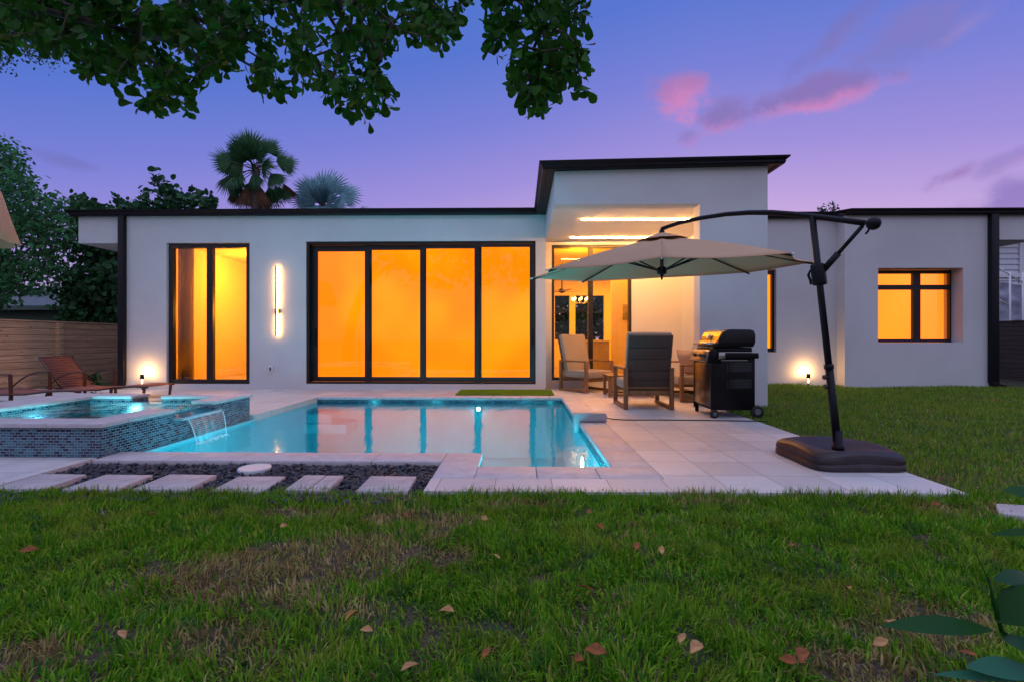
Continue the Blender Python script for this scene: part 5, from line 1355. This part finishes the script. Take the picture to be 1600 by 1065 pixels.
# ---- fallen leaves
rows_ = [(1034, 862, .1, 'tan_leaf', 'curled tan fallen leaf right of centre in the middle lawn'), (995, 855, 0, 'dead_leaf', 'small rust fallen leaf upright in the grass right of centre'),
 (775, 871, 0, 'tan_leaf', 'pale tan fallen leaf standing alone in the lawn centre'), (757, 812, 0, 'tan_leaf', 'small pale fallen leaf in the lawn near the pool corner'),
 (921, 801, 0, 'dead_leaf', 'rusty fallen leaf just below the patio edge, upper of a pair'), (937, 826, 0, 'dead_leaf', 'rusty fallen leaf just below the patio edge, lower of a pair'),
 (636, 805, 0, 'dead_leaf', 'brown fallen leaf on the bare lawn patch left of centre'), (443, 823, 0, 'tan_leaf', 'pale fallen leaf on the dry patch at left centre'),
 (45, 862, 0, 'dead_leaf', 'brown fallen leaf in the green grass at far left'), (236, 805, 0, 'dead_leaf', 'reddish fallen leaf in grass below the second stepping stone'),
 (550, 965, 0, 'yellow_leaf', 'yellow and brown fallen leaf left of the bottom centre'), (573, 989, 0, 'tan_leaf', 'pinkish fallen leaf left of the bottom centre'),
 (640, 1046, 0, 'tan_leaf', 'long rolled tan fallen leaf at the bottom centre'), (697, 958, 0, 'tan_leaf', 'pale folded fallen leaf near the lower centre'),
 (916, 921, 0, 'dead_leaf', 'dark fallen leaf low in the centre right grass'), (931, 1021, 0, 'dead_leaf', 'orange-brown fallen leaf at the bottom centre, tip curled'),
 (903, 1033, 0, 'dead_leaf', 'rust brown fallen leaf at the bottom, left of its pair'), (1066, 1001, 0, 'tan_leaf', 'pale pointed fallen leaf at the lower right centre'),
 (1232, 1036, 0, 'dead_leaf', 'large brown fallen leaf at the lower right, left of a pair'), (1254, 1027, 0, 'dead_leaf', 'large brown fallen leaf at the lower right, right of a pair'),
 (1324, 921, 0, 'yellow_leaf', 'yellow fallen leaf in the right lawn'), (1237, 853, 0, 'dead_leaf', 'small brown fallen leaf in the right lawn, far from others'),
 (1376, 1008, 0, 'tan_leaf', 'crumpled tan fallen leaf beside the broad-leaved plant'), (1402, 980, 0, 'tan_leaf', 'pale straw-coloured leaf under the dark plant leaf'),
 (1512, 1025, 0, 'dead_leaf', 'orange fallen leaf near the plant stem at lower right'), (1088, 1015, 0, 'tan_leaf', 'small tan leaf right of the lower centre'),
 (190, 995, 0, 'tan_leaf', 'small pale leaf in the lower left grass'), (760, 1024, 0, 'dead_leaf', 'brown leaf at the bottom right of centre'), (1462, 790, 0, 'dead_leaf', 'small brown leaf below the umbrella base corner')]
for (px, py, _, mt_, lb) in rows_:
    p = G(px, py, .02); a = random.random()*6.28; el_ = random.uniform(-.1, .5); L_ = random.uniform(.045, .072)
    d = Vector((math.cos(a)*math.cos(el_), math.sin(a)*math.cos(el_), math.sin(el_))); n_ = Vector((random.gauss(0, .4), random.gauss(0, .4)-.3, 1))
    o = leaves_obj('fallen_leaf', np.array([[0., 0, 0]])-np.array([tuple(d*L_/2)]), np.array([tuple(d)]), np.array([tuple(n_)]), np.array([L_]), np.array([L_*.55]), LANCE, mt_, None, random.uniform(.3, .9))
    o.location = (p.x, p.y, p.z+.012); tag(o, lb, 'leaf', 'fallen leaves on the lawn')
    bm = bmesh.new(); bm.from_mesh(o.data); bmesh.ops.solidify(bm, geom=list(bm.faces), thickness=.0012); bm.to_mesh(o.data); bm.free()
# ---- grass
def vnoise(x, y, f, seed):
    x = np.asarray(x)*f+seed*17.3; y = np.asarray(y)*f+seed*9.1; xi = np.floor(x).astype(int); yi = np.floor(y).astype(int); xf = x-xi; yf = y-yi
    xf = xf*xf*(3-2*xf); yf = yf*yf*(3-2*yf)
    def h(a, b): 
        v = np.sin(a*127.1+b*311.7+seed*3.3)*43758.5453; return v-np.floor(v)
    return (h(xi, yi)*(1-xf)+h(xi+1, yi)*xf)*(1-yf)+(h(xi, yi+1)*(1-xf)+h(xi+1, yi+1)*xf)*yf
def grass_area(n, sampler, l0, l1, w0, w1, keep=None):
    X0, Y0 = sampler(n)
    if keep is not None: k_ = keep(X0, Y0); X0, Y0 = X0[k_], Y0[k_]
    dryn = .55*vnoise(X0, Y0, 1.3, 3)+.3*vnoise(X0, Y0, 3.1, 5)+.15*vnoise(X0, Y0, 9, 7)
    return X0, Y0, dryn
def front(n):
    Y0 = np.sqrt(rng.uniform(.85**2, 3.225**2, n)); X0 = rng.uniform(-1.25, 1.25, n)*(Y0+.12); return X0, Y0
patches = [(380, 890, .42, .30), (500, 850, .55, .25), (330, 985, .25, .14), (40, 1010, .25, .12), (450, 790, .45, .12), (640, 800, .35, .12), (1500, 960, .35, .15), (1330, 1030, .25, .10), (700, 860, .15, .08), (1120, 778, .45, .07), (560, 940, .12, .08), (820, 780, .3, .05), (1520, 790, .4, .15), (1440, 740, .4, .2)]
pts_ = [(G(a, b, 0), c_, d_) for a, b, c_, d_ in patches]
def dryness(X0, Y0):
    m_ = np.zeros(len(X0))
    for p, rx, ry in pts_: m_ = np.maximum(m_, np.exp(-(((X0-p.x)/rx)**2+((Y0-p.y)/ry)**2)*1.2))
    nz = .5*vnoise(X0, Y0, 2.2, 3)+.3*vnoise(X0, Y0, 6.0, 5)+.2*vnoise(X0, Y0, 15, 7)
    return m_*.9 + (nz-.5)*1.3 + .1
X0, Y0 = front(175000); dd = dryness(X0, Y0)
keep = (rng.random(len(X0)) > np.clip((dd-.35)*1.1, 0, .62)) 
X0, Y0, dd = X0[keep], Y0[keep], dd[keep]
tuft = .6*vnoise(X0, Y0, 8, 21)+.4*vnoise(X0, Y0, 17, 33)
keep = rng.random(len(X0)) > np.clip((.46-tuft)*2.6, 0, .85)
X0, Y0, dd, tuft = X0[keep], Y0[keep], dd[keep], tuft[keep]; n = len(X0)
comb = 12.5*vnoise(X0, Y0, 3.5, 41)+rng.normal(0, .9, n)
isdry = (rng.random(n) < np.clip((dd-.26)*2.0, .04, .93)).astype(float)
Ln = (rng.uniform(.036, .090, n)*(.30+1.15*tuft))*np.where(isdry > .5, .75, .9)
band = np.clip((Y0-2.95)/.12, 0, 1); Ln = Ln*(1-band) + rng.uniform(.04, .085, n)*band
g_ = blades('grass', X0, Y0, gz(X0, Y0)-.004, Ln, rng.uniform(.003, .0095, n), 'grass_blade', None, 1.25, isdry*rng.uniform(.6, 1, n), comb); struct(g_, 'stuff')
# tufts creeping over the patio edge
ne = 2600; Xe = rng.uniform(-4.4, PXR+.1, ne); Ye = 3.19+rng.normal(0, .02, ne)
ke = vnoise(Xe, Ye*0, 6, 77) > .45; Xe, Ye = Xe[ke], Ye[ke]
struct(blades('grass', Xe, Ye, np.full(len(Xe), -.04), rng.uniform(.06, .105, len(Xe)), rng.uniform(.003, .007, len(Xe)), 'grass_blade', None, .8, (rng.random(len(Xe)) < .2)*.8), 'stuff')
# right lawn
n = 170000; Y0 = rng.uniform(3.0, 10.15, n); X0 = rng.uniform(PXR-.02, 12.2, n)
k_ = (X0 < 1.3*Y0+.8) & ~((X0 < 3.73) & (Y0 > YP-.01)) & ~((X0 > BX0-.02) & (Y0 > YB-.01)) & ~((X0 > 12)&(Y0 > 7.5))
k_ &= ((X0 > PXR+.01) | (Y0 < 3.2)); X0, Y0 = X0[k_], Y0[k_]
dd = dryness(X0, Y0); n = len(X0); isdry = (rng.random(n) < np.clip((dd-.25)*1.4, .06, .9)).astype(float)
g_ = blades('grass', X0, Y0, gz(X0, Y0)-.004, rng.uniform(.035, .075, n)*(.7+.6*vnoise(X0, Y0, 5, 2)), rng.uniform(.005, .010, n), 'grass_blade', None, .9, np.clip(isdry*rng.uniform(.4, 1, n)+.12, 0, 1)); struct(g_, 'stuff')
